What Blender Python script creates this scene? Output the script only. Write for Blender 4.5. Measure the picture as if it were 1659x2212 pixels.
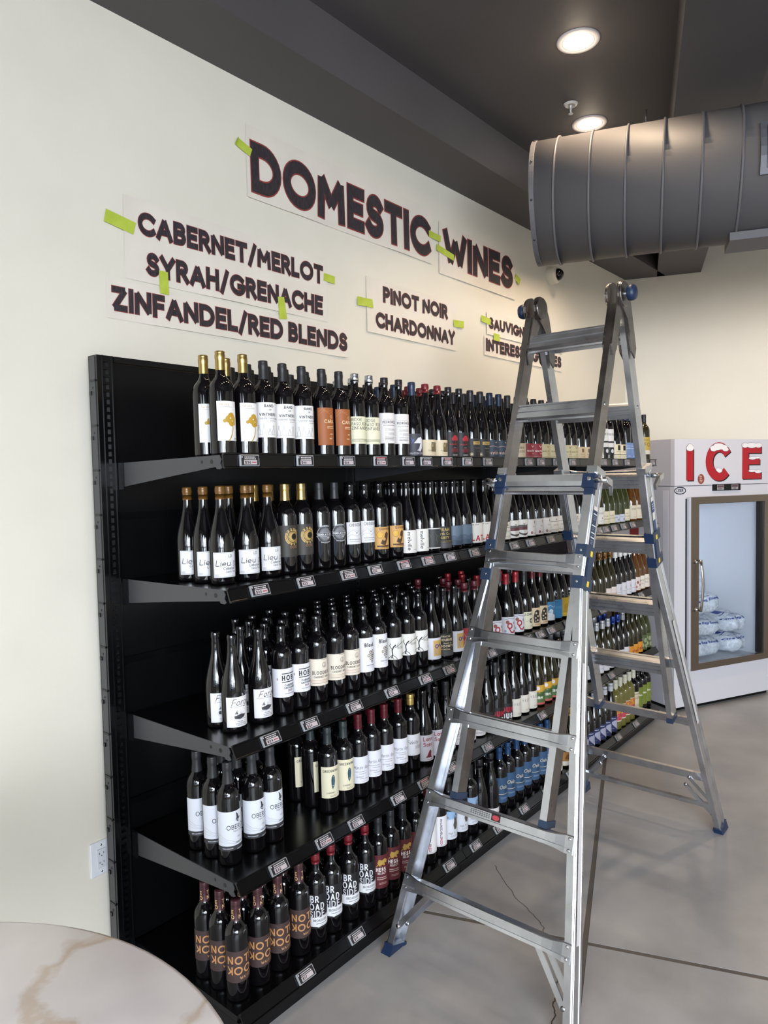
import bpy, math, random
from mathutils import Vector, Matrix
random.seed(7)
PI = math.pi
for o in list(bpy.data.objects):
    bpy.data.objects.remove(o)
SC = bpy.context.scene
COL = SC.collection

# ---------------------------------------------------------------- camera
EYE = 1.744
cam = bpy.data.cameras.new('camera')
cam.sensor_fit = 'VERTICAL'; cam.sensor_height = 36.0; cam.lens = 36.0 * 1534.0 / 2212.0
cam.clip_start = 0.02; cam.clip_end = 200
camo = bpy.data.objects.new('camera', cam); COL.objects.link(camo)
_f = 1534.0
_vx = Vector((2112 - 829.5, 1003 - 1106.0, _f)).normalized()          # direction along the shelves, camera frame (right, down, forward)
_dn = Vector((1400 - 829.5, 29750.0, _f)).normalized()
_up = -_dn; _up = (_up - _up.dot(_vx) * _vx).normalized()
_yl = _up.cross(_vx)
if _yl.x > 0: _yl = -_yl
right = Vector((_vx.x, _yl.x, _up.x)); down = Vector((_vx.y, _yl.y, _up.y)); fwd = Vector((_vx.z, _yl.z, _up.z))
m = Matrix((right, -down, -fwd)).transposed().to_4x4()
m.translation = Vector((0, 0, EYE))
camo.matrix_world = m
SC.camera = camo

# ---------------------------------------------------------------- view, world, lights
SC.view_settings.view_transform = 'Standard'
SC.view_settings.look = 'None'
SC.view_settings.exposure = 0.0
SC.view_settings.gamma = 1.0
SC.view_settings.use_curve_mapping = False
w = bpy.data.worlds.new('sky'); SC.world = w; w.use_nodes = True
bg = w.node_tree.nodes['Background']; bg.inputs[0].default_value = (0.62, 0.76, 1.0, 1); bg.inputs[1].default_value = 1.6

GA = math.radians(20.3)                                   # building grid against the shelf wall
E1 = Vector((math.cos(GA), math.sin(GA), 0)); E2 = Vector((-math.sin(GA), math.cos(GA), 0))
def area(name, loc, tgt, sx, sy, power, color, shape='RECTANGLE', spread=PI):
    l = bpy.data.lights.new(name, 'AREA'); l.shape = shape; l.size = sx; l.size_y = sy; l.energy = power; l.color = color; l.spread = spread
    o = bpy.data.objects.new(name, l); COL.objects.link(o); o.location = loc
    d = (Vector(tgt) - Vector(loc)); o.rotation_euler = d.to_track_quat('-Z', 'Z').to_euler(); return o
# daylight entering through the three storefront panes behind the camera
WB = -3.1                                                  # back wall position along E1
PANES = [(-4.6, -2.75), (-2.55, -0.7), (-0.5, 1.35)]       # extents along E2
for i, (a, b) in enumerate(PANES):
    c = E1 * (WB - 0.10) + E2 * ((a + b) / 2) + Vector((0, 0, 2.0))
    area('window_daylight', c, c + E1 - Vector((0, 0, 0.95)), b - a, 2.75, (425, 375, 50)[i], (0.85, 0.92, 1.0))
# ---------------------------------------------------------------- helpers
def lin(h):
    h = h.lstrip('#'); r = []
    if len(h) == 3: h = ''.join(c*2 for c in h)
    for i in (0, 2, 4):
        c = int(h[i:i + 2], 16) / 255.0
        r.append(c / 12.92 if c <= 0.04045 else ((c + 0.055) / 1.055) ** 2.4)
    return (r[0], r[1], r[2], 1.0)
_mats = {}
def mat(hexc, rough=0.5, metal=0.0, spec=0.5, emit=0.0, trans=0.0, coat=0.0):
    k = (hexc, rough, metal, spec, emit, trans, coat)
    if k in _mats: return _mats[k]
    m = bpy.data.materials.new('surface_' + hexc.lstrip('#')); m.use_nodes = True
    b = m.node_tree.nodes['Principled BSDF']; c = lin(hexc)
    b.inputs['Base Color'].default_value = c; b.inputs['Roughness'].default_value = rough; b.inputs['Metallic'].default_value = metal
    b.inputs['Specular IOR Level'].default_value = spec
    if emit: b.inputs['Emission Color'].default_value = c; b.inputs['Emission Strength'].default_value = emit
    if trans: b.inputs['Transmission Weight'].default_value = trans
    if coat: b.inputs['Coat Weight'].default_value = coat; b.inputs['Coat Roughness'].default_value = 0.03
    _mats[k] = m; return m
def noisy(name, c1, c2, scale=4.0, rough=(0.4, 0.55), metal=0.0, bump=0.0, bscale=60.0, stretch=(1, 1, 1), detail=6.0, spec=0.5, lo=0.35, hi=0.65):
    m = bpy.data.materials.new(name); m.use_nodes = True; nt = m.node_tree; b = nt.nodes['Principled BSDF']
    tc = nt.nodes.new('ShaderNodeTexCoord'); mp = nt.nodes.new('ShaderNodeMapping'); mp.inputs['Scale'].default_value = stretch
    nt.links.new(tc.outputs['Object'], mp.inputs['Vector'])
    n = nt.nodes.new('ShaderNodeTexNoise'); n.inputs['Scale'].default_value = scale; n.inputs['Detail'].default_value = detail
    nt.links.new(mp.outputs[0], n.inputs['Vector'])
    r = nt.nodes.new('ShaderNodeValToRGB'); r.color_ramp.elements[0].position = lo; r.color_ramp.elements[1].position = hi
    r.color_ramp.elements[0].color = lin(c1); r.color_ramp.elements[1].color = lin(c2)
    nt.links.new(n.outputs['Fac'], r.inputs['Fac']); nt.links.new(r.outputs['Color'], b.inputs['Base Color'])
    mr = nt.nodes.new('ShaderNodeMapRange'); mr.inputs['To Min'].default_value = rough[0]; mr.inputs['To Max'].default_value = rough[1]
    nt.links.new(n.outputs['Fac'], mr.inputs['Value']); nt.links.new(mr.outputs['Result'], b.inputs['Roughness'])
    b.inputs['Metallic'].default_value = metal; b.inputs['Specular IOR Level'].default_value = spec
    if bump:
        n2 = nt.nodes.new('ShaderNodeTexNoise'); n2.inputs['Scale'].default_value = bscale; nt.links.new(mp.outputs[0], n2.inputs['Vector'])
        bp = nt.nodes.new('ShaderNodeBump'); bp.inputs['Strength'].default_value = bump; bp.inputs['Distance'].default_value = 0.01
        nt.links.new(n2.outputs['Fac'], bp.inputs['Height']); nt.links.new(bp.outputs['Normal'], b.inputs['Normal'])
    return m

class MB:
    def __init__(s): s.v = []; s.f = []; s.mi = []; s.sm = []; s.mats = []; s.M = Matrix(); s.cm = 0; s.smooth = False
    def use(s, m, smooth=False):
        if m not in s.mats: s.mats.append(m)
        s.cm = s.mats.index(m); s.smooth = smooth; return s
    def add(s, vs, fs):
        k = len(s.v); M = s.M
        s.v += [M @ Vector(p) for p in vs]
        for f in fs: s.f.append(tuple(k + i for i in f)); s.mi.append(s.cm); s.sm.append(s.smooth)
        return s
    def box(s, x0, x1, y0, y1, z0, z1):
        return s.add([(x0,y0,z0),(x1,y0,z0),(x1,y1,z0),(x0,y1,z0),(x0,y0,z1),(x1,y0,z1),(x1,y1,z1),(x0,y1,z1)],
                     [(3,2,1,0),(4,5,6,7),(0,1,5,4),(1,2,6,5),(2,3,7,6),(3,0,4,7)])
    def rbox(s, x0, x1, y0, y1, z0, z1, b):               # box with chamfered edges
        xs = (x0, x0 + b, x1 - b, x1); out = []
        def ring(z, i):
            return [(x0+i, y0+(b if not i else i) , z)]
        def loop(z, e):                                     # octagon inset by e
            a0, a1, c0, c1 = x0+e, x1-e, y0+e, y1-e
            return [(a0+b,c0,z),(a1-b,c0,z),(a1,c0+b,z),(a1,c1-b,z),(a1-b,c1,z),(a0+b,c1,z),(a0,c1-b,z),(a0,c0+b,z)]
        L = [loop(z0, b*0.7), loop(z0+b, 0), loop(z1-b, 0), loop(z1, b*0.7)]
        return s.loft(L, cap=True)
    def loft(s, loops, cap=True, closed=True):
        n = len(loops[0]); vs = [p for l in loops for p in l]; fs = []
        for i in range(len(loops) - 1):
            for j in range(n if closed else n - 1):
                a = i*n + j; b = i*n + (j+1) % n
                fs.append((a, b, b + n, a + n))
        if cap: fs.append(tuple(reversed(range(n)))); fs.append(tuple(range((len(loops)-1)*n, len(loops)*n)))
        return s.add(vs, fs)
    def lathe(s, prof, n=24, cap0=False, cap1=False, cx=0, cy=0):
        loops = [[(cx + r*math.cos(2*PI*j/n), cy + r*math.sin(2*PI*j/n), z) for j in range(n)] for r, z in prof]
        vs = [p for l in loops for p in l]; fs = []
        for i in range(len(loops)-1):
            for j in range(n):
                a = i*n+j; b = i*n+(j+1) % n; fs.append((a, b, b+n, a+n))
        if cap0: fs.append(tuple(reversed(range(n))))
        if cap1: fs.append(tuple(range((len(loops)-1)*n, len(loops)*n)))
        return s.add(vs, fs)
    def tube(s, p0, p1, r, n=12, r1=None, cap=True):
        p0 = Vector(p0); p1 = Vector(p1); d = (p1-p0).normalized()
        a = d.cross(Vector((0,0,1)))
        if a.length < 1e-4: a = d.cross(Vector((1,0,0)))
        a.normalize(); b = d.cross(a); r1 = r if r1 is None else r1
        l = [[p + (a*math.cos(2*PI*j/n) + b*math.sin(2*PI*j/n))*q for j in range(n)] for p, q in ((p0, r), (p1, r1))]
        return s.loft([list(reversed(x)) for x in l], cap)
    def bar(s, p0, p1, up, wd, ht):                        # rectangular bar between two points; up = direction of ht
        p0 = Vector(p0); p1 = Vector(p1); d = (p1-p0).normalized(); up = Vector(up); up = (up - up.dot(d)*d).normalized(); sd = d.cross(up)
        l = []
        for p in (p0, p1): l.append([p - sd*wd/2 - up*ht/2, p + sd*wd/2 - up*ht/2, p + sd*wd/2 + up*ht/2, p - sd*wd/2 + up*ht/2])
        return s.loft(l)
    def prism(s, poly, axis, a, b):                        # extrude 2D polygon along 'x','y','z'
        def P(q, t): return (t, q[0], q[1]) if axis == 'x' else ((q[0], t, q[1]) if axis == 'y' else (q[0], q[1], t))
        return s.loft([[P(q, a) for q in poly], [P(q, b) for q in poly]])
    def mesh(s, name):
        me = bpy.data.meshes.new(name); me.from_pydata([tuple(v) for v in s.v], [], s.f)
        for mt in s.mats: me.materials.append(mt)
        me.polygons.foreach_set('material_index', s.mi); me.polygons.foreach_set('use_smooth', s.sm); me.update(); return me
    def build(s, name, parent=None, loc=None, fix=True):
        me = s.mesh(name)
        if fix:
            import bmesh
            bm = bmesh.new(); bm.from_mesh(me); bmesh.ops.recalc_face_normals(bm, faces=bm.faces); bm.to_mesh(me); bm.free()
        o = bpy.data.objects.new(name, me); COL.objects.link(o)
        if parent: o.parent = parent
        if loc is not None: o.location = loc
        return o
def tag(o, label=None, cat=None, group=None, kind=None):
    if label: o['label'] = label
    if cat: o['category'] = cat
    if group: o['group'] = group
    if kind: o['kind'] = kind
    return o
def thing(name, loc, label, cat, group=None, rz=0.0):
    o = bpy.data.objects.new(name, None); COL.objects.link(o); o.location = loc; o.rotation_euler = (0, 0, rz); o.empty_display_size = 0.05
    return tag(o, label, cat, group)
def inst(name, me, parent=None, loc=(0,0,0), rot=(0,0,0)):
    o = bpy.data.objects.new(name, me); COL.objects.link(o); o.parent = parent; o.location = loc; o.rotation_euler = rot; return o
def newell(poly): return poly
def disc(cx, cy, r, n=20, ry=None): return [(cx + r*math.cos(2*PI*i/n), cy + (ry or r)*math.sin(2*PI*i/n)) for i in range(n)]

# ---------------------------------------------------------------- stroke lettering (own drawn strokes, no font file)
def _A(cx, cy, rx, ry, a0, a1, n=12): return [(cx + rx*math.cos(math.radians(a0+(a1-a0)*i/n)), cy + ry*math.sin(math.radians(a0+(a1-a0)*i/n))) for i in range(n+1)]
def _glyphs():
    G = {}
    G['A'] = (.8, [[(0,0),(.4,1),(.8,0)], [(.22,.3),(.58,.3)]])
    G['B'] = (.58, [[(0,.53),(.3,.53)] + _A(.3,.765,.23,.235,-90,90,8)[1:] + [(0,1),(0,0),(.32,0)] + _A(.32,.265,.26,.265,-90,90,8)[1:]])
    G['C'] = (.86, [_A(.5,.5,.5,.5,44,316,20)])
    G['D'] = (.78, [[(0,1),(0,0),(.28,0)] + _A(.28,.5,.5,.5,-90,90,14)[1:] + [(0,1)]])
    G['E'] = (.52, [[(.52,1),(0,1),(0,0),(.52,0)], [(0,.52),(.46,.52)]])
    G['F'] = (.5, [[(.5,1),(0,1),(0,0)], [(0,.5),(.44,.5)]])
    G['G'] = (.95, [_A(.5,.5,.5,.5,44,352,20) , [(.98,.43),(.6,.43)]])
    G['H'] = (.68, [[(0,0),(0,1)], [(.68,0),(.68,1)], [(0,.52),(.68,.52)]])
    G['I'] = (.0, [[(0,0),(0,1)]])
    G['J'] = (.4, [[(.4,1),(.4,.22)] + _A(.18,.22,.22,.22,0,-160,8)])
    G['K'] = (.6, [[(0,0),(0,1)], [(.58,1),(.05,.46)], [(.2,.6),(.62,0)]])
    G['L'] = (.48, [[(0,1),(0,0),(.48,0)]])
    G['M'] = (.92, [[(0,0),(.04,1),(.44,.30),(.84,1),(.88,0)]])
    G['N'] = (.72, [[(0,0),(0,1),(.72,0),(.72,1)]])
    G['O'] = (1.0, [_A(.5,.5,.5,.5,0,360,28)])
    G['P'] = (.55, [[(0,0),(0,1),(.28,1)] + _A(.28,.73,.27,.27,90,-90,8)[1:] + [(0,.46)]])
    G['Q'] = (1.0, [_A(.5,.5,.5,.5,0,360,28), [(.62,.3),(.95,-.05)]])
    G['R'] = (.6, [[(0,0),(0,1),(.28,1)] + _A(.28,.74,.26,.26,90,-90,8)[1:] + [(0,.48)], [(.26,.48),(.6,0)]])
    G['S'] = (.56, [_A(.29,.755,.25,.245,25,240,10) + _A(.27,.255,.29,.255,62,-155,12)])
    G['T'] = (.66, [[(0,1),(.66,1)], [(.33,1),(.33,0)]])
    G['U'] = (.68, [[(0,1),(0,.34)] + _A(.34,.34,.34,.34,180,360,10)[1:] + [(.68,1)]])
    G['V'] = (.78, [[(0,1),(.39,0),(.78,1)]])
    G['W'] = (1.16, [[(0,1),(.29,0),(.58,.82),(.87,0),(1.16,1)]])
    G['X'] = (.7, [[(0,0),(.7,1)], [(0,1),(.7,0)]])
    G['Y'] = (.72, [[(0,1),(.36,.45),(.72,1)], [(.36,.45),(.36,0)]])
    G['Z'] = (.62, [[(0,1),(.62,1),(0,0),(.62,0)]])
    G['/'] = (.42, [[(0,-.12),(.42,1.1)]])
    G['|'] = (.0, [[(0,-.12),(0,1.1)]])
    G['.'] = (.02, [[(0,0),(.02,0)]]); G['&'] = (.6, [_A(.3,.75,.2,.25,0,360,10), _A(.3,.25,.3,.25,0,360,10)])
    G['$'] = (.5, [[(.5*(x/.56), y) for x, y in G['S'][1][0]], [(.25,-.12),(.25,1.12)]])
    G['?'] = (.5, [_A(.25,.75,.25,.25,170,-70,8) + [(.25,.4),(.25,.28)], [(.25,.02),(.25,.04)]])
    G['0'] = (.5, [_A(.25,.5,.25,.5,0,360,16)]); G['1'] = (.2, [[(0,.8),(.2,1),(.2,0)]])
    G['2'] = (.5, [_A(.25,.74,.25,.26,170,-30,8) + [(0,0),(.5,0)]])
    G['3'] = (.5, [_A(.23,.76,.23,.24,150,-80,8), _A(.23,.27,.26,.27,80,-150,8)])
    G['4'] = (.55, [[(.42,0),(.42,1),(0,.3),(.55,.3)]]); G['5'] = (.5, [[(.46,1),(.06,1),(.03,.56)] + _A(.22,.31,.27,.31,115,-150,10)])
    G['6'] = (.5, [_A(.25,.3,.25,.3,0,360,14), [(.03,.4),(.36,1)]]); G['7'] = (.5, [[(0,1),(.5,1),(.15,0)]])
    G['8'] = (.5, [_A(.25,.76,.21,.24,0,360,12), _A(.25,.27,.25,.27,0,360,12)]); G['9'] = (.5, [_A(.25,.7,.25,.3,0,360,14), [(.47,.6),(.14,0)]])
    G['a'] = (.5, [_A(.25,.3,.25,.3,0,360,12), [(.5,.6),(.5,0)]]); G['b'] = (.5, [[(0,1.05),(0,0)], _A(.25,.3,.25,.3,0,360,12)])
    G['c'] = (.42, [_A(.25,.3,.25,.3,50,310,10)]); G['d'] = (.5, [[(.5,1.05),(.5,0)], _A(.25,.3,.25,.3,0,360,12)])
    G['e'] = (.5, [[(0,.3),(.5,.3)] + _A(.25,.3,.25,.3,0,310,12)]); G['f'] = (.3, [[(.36,1.02),(.2,1.02),(.12,.85),(.12,0)], [(0,.6),(.3,.6)]])
    G['g'] = (.5, [_A(.25,.3,.25,.3,0,360,12), [(.5,.6),(.5,-.15)] + _A(.26,-.15,.24,.2,0,-150,8)]); G['h'] = (.46, [[(0,1.05),(0,0)], [(0,.36)] + _A(.23,.36,.23,.24,180,0,8) + [(.46,0)]])
    G['i'] = (.0, [[(0,0),(0,.6)], [(0,.8),(0,.84)]]); G['j'] = (.1, [[(.1,.6),(.1,-.2),(-.05,-.3)]]); G['k'] = (.42, [[(0,1.05),(0,0)], [(.4,.6),(.02,.26)], [(.15,.38),(.42,0)]])
    G['l'] = (.0, [[(0,0),(0,1.05)]]); G['m'] = (.72, [[(0,0),(0,.6)], [(0,.36)] + _A(.18,.4,.18,.2,180,0,8) + [(.36,0)], [(.36,.36)] + _A(.54,.4,.18,.2,180,0,8) + [(.72,0)]])
    G['n'] = (.46, [[(0,0),(0,.6)], [(0,.34)] + _A(.23,.36,.23,.24,180,0,8) + [(.46,0)]]); G['o'] = (.52, [_A(.26,.3,.26,.3,0,360,14)])
    G['p'] = (.5, [[(0,.6),(0,-.35)], _A(.25,.3,.25,.3,0,360,12)]); G['q'] = (.5, [[(.5,.6),(.5,-.35)], _A(.25,.3,.25,.3,0,360,12)])
    G['r'] = (.3, [[(0,0),(0,.6)], [(0,.3)] + _A(.22,.36,.22,.24,180,60,6)]); G['s'] = (.36, [_A(.18,.45,.16,.15,30,240,8) + _A(.18,.15,.18,.15,60,-150,8)])
    G['t'] = (.3, [[(.12,.9),(.12,.1),(.2,0),(.3,0)], [(0,.6),(.3,.6)]]); G['u'] = (.46, [[(0,.6),(0,.24)] + _A(.23,.24,.23,.24,180,360,8) + [(.46,.6)], [(.46,.3),(.46,0)]])
    G['v'] = (.46, [[(0,.6),(.23,0),(.46,.6)]]); G['w'] = (.7, [[(0,.6),(.18,0),(.35,.5),(.52,0),(.7,.6)]]); G['x'] = (.44, [[(0,0),(.44,.6)], [(0,.6),(.44,0)]])
    G['y'] = (.46, [[(0,.6),(.23,0)], [(.46,.6),(.12,-.35)]]); G['z'] = (.42, [[(0,.6),(.42,.6),(0,0),(.42,0)]])
    return G
GL = _glyphs()
def stroke(pts, h, ext=None, closed=None, maxseg=None):
    """2D polyline -> list of quads (each 4 points), half width h, square ends"""
    pts = [Vector((p[0], p[1])) for p in pts]
    q = [pts[0]]
    for p in pts[1:]:
        if (p - q[-1]).length > 1e-7: q.append(p)
    pts = q
    if closed is None: closed = len(pts) > 3 and (pts[0]-pts[-1]).length < 1e-6
    if closed: pts = pts[:-1]
    e = h if ext is None else ext
    if not closed:
        for i in range(1, len(pts) - 1):                    # sharp corner: two strokes meeting in a blunt tip
            if (pts[i]-pts[i-1]).normalized().dot((pts[i+1]-pts[i]).normalized()) < -0.22:
                k = e - h*0.15; d1 = (pts[i]-pts[i-1]).normalized(); d2 = (pts[i+1]-pts[i]).normalized()
                return stroke(pts[:i] + [pts[i] - d1*k], h, ext, False, maxseg) + stroke([pts[i] + d2*k] + pts[i+1:], h, ext, False, maxseg)
    e = h if ext is None else ext
    if maxseg:
        q = []
        n = len(pts)
        for i in range(n if closed else n-1):
            a = pts[i]; b = pts[(i+1) % n]; k = max(1, int(math.ceil((b-a).length/maxseg)))
            for j in range(k): q.append(a + (b-a)*(j/k))
        if not closed: q.append(pts[-1])
        pts = q
    n = len(pts)
    if n < 2: return []
    if not closed:
        pts[0] = pts[0] + (pts[0]-pts[1]).normalized()*e; pts[-1] = pts[-1] + (pts[-1]-pts[-2]).normalized()*e
    Lp = []; Rp = []
    for i in range(n):
        a = pts[i-1] if (i or closed) else None; b = pts[(i+1) % n] if (i < n-1 or closed) else None
        d1 = (pts[i]-a).normalized() if a is not None else None; d2 = (b-pts[i]).normalized() if b is not None else None
        if d1 is None: d1 = d2
        if d2 is None: d2 = d1
        n1 = Vector((-d1.y, d1.x)); n2 = Vector((-d2.y, d2.x)); mm = n1+n2
        if mm.length < 0.05: mm = n1
        mm.normalize(); k = min(1.6, 1.0/max(0.3, mm.dot(n1)))
        Lp.append(pts[i] + mm*h*k); Rp.append(pts[i] - mm*h*k)
    out = []
    for i in range(n if closed else n-1):
        j = (i+1) % n
        out.append((Rp[i], Rp[j], Lp[j], Lp[i]))
    return out
def text2d(txt, height, weight=0.16, track=0.14, maxseg=None, slant=0.0, grow=0.0, per=False, wscale=1.0):
    """quads of a line of lettering, baseline at v=0, left edge at u=0; weight = stroke width / cap height"""
    h = weight/2.0; x = 0.0; out = []; chars = []
    for ch in txt:
        if ch == ' ': x += 0.30 + track; continue
        if ch not in GL: continue
        wd, st = GL[ch]; cq = []
        for s in st:
            p = [((x + h + q[0]*wscale) * height, (h + q[1]*(1-2*h)) * height) for q in s]
            cq += stroke(p, h*height + grow, ext=h*height*0.98 + grow, maxseg=maxseg)
        if slant: cq = [tuple(Vector((a.x + slant*a.y, a.y)) for a in qd) for qd in cq]
        out += cq; chars.append((ch, cq)); x += wd*wscale + 2*h + track
    width = (x - track)*height
    return (chars if per else out), width

# ---------------------------------------------------------------- materials of the place
M_WALL = noisy('cream_wall_paint', '#ded8ca', '#e2dcce', 3.0, (0.42, 0.5), bump=0.03, bscale=220)
M_CEIL = noisy('charcoal_ceiling_paint', '#4a4647', '#4f4b4c', 2.0, (0.55, 0.65), bump=0.04, bscale=150)
M_FLOOR = noisy('polished_concrete', '#8c8a8a', '#aaa8a8', 3.2, (0.26, 0.5), bump=0.05, bscale=420, detail=14, lo=0.25, hi=0.75)
M_JOINT = mat('#5a534d', 0.8)
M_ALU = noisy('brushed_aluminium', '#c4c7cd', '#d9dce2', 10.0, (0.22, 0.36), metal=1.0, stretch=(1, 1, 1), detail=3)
M_ALU2 = noisy('worn_reflection_tinted_aluminium', '#817c7a', '#a09b99', 9.0, (0.2, 0.36), metal=1.0, detail=4)  # darker from wear and the dark ceiling's reflection put into the colour
M_BLUE = mat('#172a48', 0.42); M_BLUED = mat('#27374f', 0.45); M_YEL = mat('#e3c63a', 0.5); M_RIV = mat('#c9ccd0', 0.22, 1.0)
M_BLK = mat('#08080a', 0.22, 0.0, 0.45); M_BLK2 = mat('#08080a', 0.32, 0.0, 0.35); M_BRK = mat('#3b3b3e', 0.42, 0.0, 0.6)  # M_BRK: lighter grey with reflected window light put into the colour
M_DUCT = mat('#5c5a5c', 0.55, 0.0, 0.4)

# ---------------------------------------------------------------- structure
WY = 2.38; ZC = 3.635; ZS = 3.40; YS = 2.072
CORNER = Vector((6.17, WY, 0))
def struct(name, b, parent=None, loc=None):
    o = b.build(name, parent, loc); tag(o, kind='structure'); return o
def slabpoly(poly, z0, z1, m):
    b = MB().use(m); b.prism([(p[0], p[1]) for p in poly], 'z', z0, z1); return b
# floor: concrete slabs parted by saw-cut joints on the building grid
JX = Vector((2.412, 1.085, 0))
ja = JX.dot(E1); jb = JX.dot(E2); g = 0.010
fl = struct('floor', MB().use(M_JOINT).box(-6, 9, -8, 4, -0.08, -0.0012))
ext_a = [(-4.5, ja - g), (ja + g, 8.5)]; ext_b = [(-7.0, jb - g), (jb + g, 4.5)]
for a0, a1 in ext_a:
    for b0, b1 in ext_b:
        q = [E1*a + E2*b for a, b in ((a0, b0), (a1, b0), (a1, b1), (a0, b1))]
        slabpoly(q, -0.0011, 0.0, M_FLOOR).build('slab', fl)
M_CRK = mat('#453f3b', 0.9)
for pts, hw in (([(2.66,1.62),(2.634,1.589),(2.56,1.50),(2.511,1.439),(2.47,1.36),(2.424,1.278),(2.40,1.25),(2.371,1.231)], 0.0013),
                ([(2.215,1.10),(2.166,1.073),(2.12,1.06),(2.10,1.045),(2.058,1.037),(2.03,1.015),(1.978,1.005),(1.93,0.985),(1.86,0.97)], 0.0022)):
    pp = []
    for (a, b_), (a2, b2) in zip(pts, pts[1:]):
        for t in range(4): pp.append((a + (a2-a)*t/4 + random.uniform(-.004,.004), b_ + (b2-b_)*t/4 + random.uniform(-.004,.004)))
    b = MB().use(M_CRK)
    for qd in stroke(pp, hw): b.add([(p.x, p.y, 0.0006) for p in qd], [(0,1,2,3)])
    b.build('crack', fl, fix=False)
struct('wall_left', MB().use(M_WALL).box(-4.6, CORNER.x + 0.05, WY, WY + 0.15, 0, ZC))
# far wall square to the ceiling beam
fw = MB().use(M_WALL)
q0 = Vector((CORNER.x, WY, 0)) + E2*0.05
q = [q0, q0 - E2*9, q0 - E2*9 + E1*0.15, q0 + E1*0.15]
fw.prism([(p.x, p.y) for p in q], 'z', 0, ZC); struct('wall_far', fw)
# right wall and storefront wall behind the camera, with window openings
rw = MB().use(M_WALL)
q = [E2*-6.2 + E1*WB, E2*-6.2 + E1*8.5, E2*-6.35 + E1*8.5, E2*-6.35 + E1*WB]
rw.prism([(p.x, p.y) for p in q], 'z', 0, ZC); struct('wall_right', rw)
bw = MB().use(M_WALL)
def bwpart(b, a0, a1, z0, z1, d0=0.0, d1=0.15):
    q = [E1*(WB-d0) + E2*a0, E1*(WB-d0) + E2*a1, E1*(WB-d1) + E2*a1, E1*(WB-d1) + E2*a0]
    b.prism([(p.x, p.y) for p in q], 'z', z0, z1)
bwpart(bw, -6.3, 3.6, 0, 0.6); bwpart(bw, -6.3, 3.6, 3.38, ZC)
edges = [-6.3] + [t for p in PANES for t in p] + [3.6]
for i in range(0, len(edges), 2): bwpart(bw, edges[i], edges[i+1], 0.6, 3.38)
struct('wall_back', bw)
M_FRAME = mat('#2a2a2c', 0.4, 0.6)
for i, (a, b_) in enumerate(PANES):
    f = MB().use(M_FRAME)
    for t0, t1 in ((a, a+.05), ((a+b_)/2-.03, (a+b_)/2+.03), (b_-.05, b_)): bwpart(f, t0, t1, 0.6, 3.38, -0.02, 0.05)
    for z0 in (0.6, 1.4, 2.6, 3.33): bwpart(f, a, b_, z0, z0+.05, -0.02, 0.05)
    struct('window_%d' % (i+1), f)
# ceiling, soffit along the shelf wall, beam square to the far wall
struct('ceiling', MB().use(M_CEIL).box(-6, 9.5, -8, 4, ZC, ZC + 0.1))
struct('trim_1', MB().use(M_CEIL).box(-4.6, CORNER.x + 0.3, YS, WY, ZS, ZC))
bm_ = MB().use(M_CEIL)
pL = Vector((6.099, 2.08, 0)); pR = Vector((6.50, 1.86, 0))
q = [pL + E1*0.6, pR + E1*0.6, pR - E1*7.5, pL - E1*7.5]
bm_.prism([(p.x, p.y) for p in q], 'z', ZS, ZC); struct('trim_2', bm_)
# ---------------------------------------------------------------- shelving run
X0 = 1.300; SEC = 1.2192; YB = 2.29; YF = 1.703
ZR = [1.801, 1.399, 0.923, 0.501]; TILT = 0.0205
SEGN = ['nearest the marble table', 'in the middle of the run', 'nearest the ice freezer']
LVL = ['top', 'second', 'third', 'fourth', 'bottom']
RTILT = [3, 22, 31, 36, 38]
fr = thing('gondola_frame', (X0, YB, 0), 'black slotted steel gondola frame with back panels standing against the cream wall', 'shelving')
def loc_(b, o): 
    b.M = Matrix.Translation(-Vector(o)); return b
FO = (X0, YB, 0)
for k in range(4):
    x = X0 + SEC*k
    xa, xb = (x - 0.062, x - 0.002) if k == 0 else ((x - 0.03, x + 0.03) if k < 3 else (x, x + 0.05))
    b = loc_(MB(), FO).use(M_BLK)
    b.box(xa, xb, YB + 0.004, YB + 0.05, 0, 2.17)
    wl = 0.018
    b.box(xa, xa + wl, YB - 0.006, YB + 0.004, 0, 2.17); b.box(xb - wl, xb, YB - 0.006, YB + 0.004, 0, 2.17)
    b.box(xa + wl, xa + wl + .003, YB - 0.010, YB - 0.006, 0, 2.17); b.box(xb - .006, xb - .003, YB - 0.010, YB - 0.006, 0, 2.17)
    z = 0.10
    b.box(xa + wl, xb - wl, YB - 0.006, YB + 0.003, 0, 0.10)
    while z < 2.14:
        b.box(xa + wl, xb - wl, YB - 0.006, YB + 0.003, z + 0.0165, z + 0.0254); z += 0.0254
    b.box(xa + wl, xb - wl, YB - 0.006, YB + 0.003, z, 2.17)
    b.build('upright', fr)
    if k == 0:                                             # grey side plate and its clips, seen on the open end
        xs = xa
        s_ = loc_(MB(), FO).use(M_BRK); s_.box(xs - 0.002, xs - 0.0002, YB + 0.006, YB + 0.040, 0.02, 2.165); s_.build('side_plate', fr)
        z = 0.10
        while z < 2.1:
            c = loc_(MB(), FO).use(M_BLK); c.box(xs - 0.0045, xs - 0.002, YB + 0.004, YB + 0.041, z, z + 0.007)
            c.box(xs - 0.006, xs - 0.002, YB + 0.028, YB + 0.040, z - 0.045, z - 0.032); c.box(xs - 0.0035, xs - 0.002, YB + 0.020, YB + 0.025, z - 0.024, z - 0.018)
            c.build('clip', fr); z += 0.1524
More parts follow.
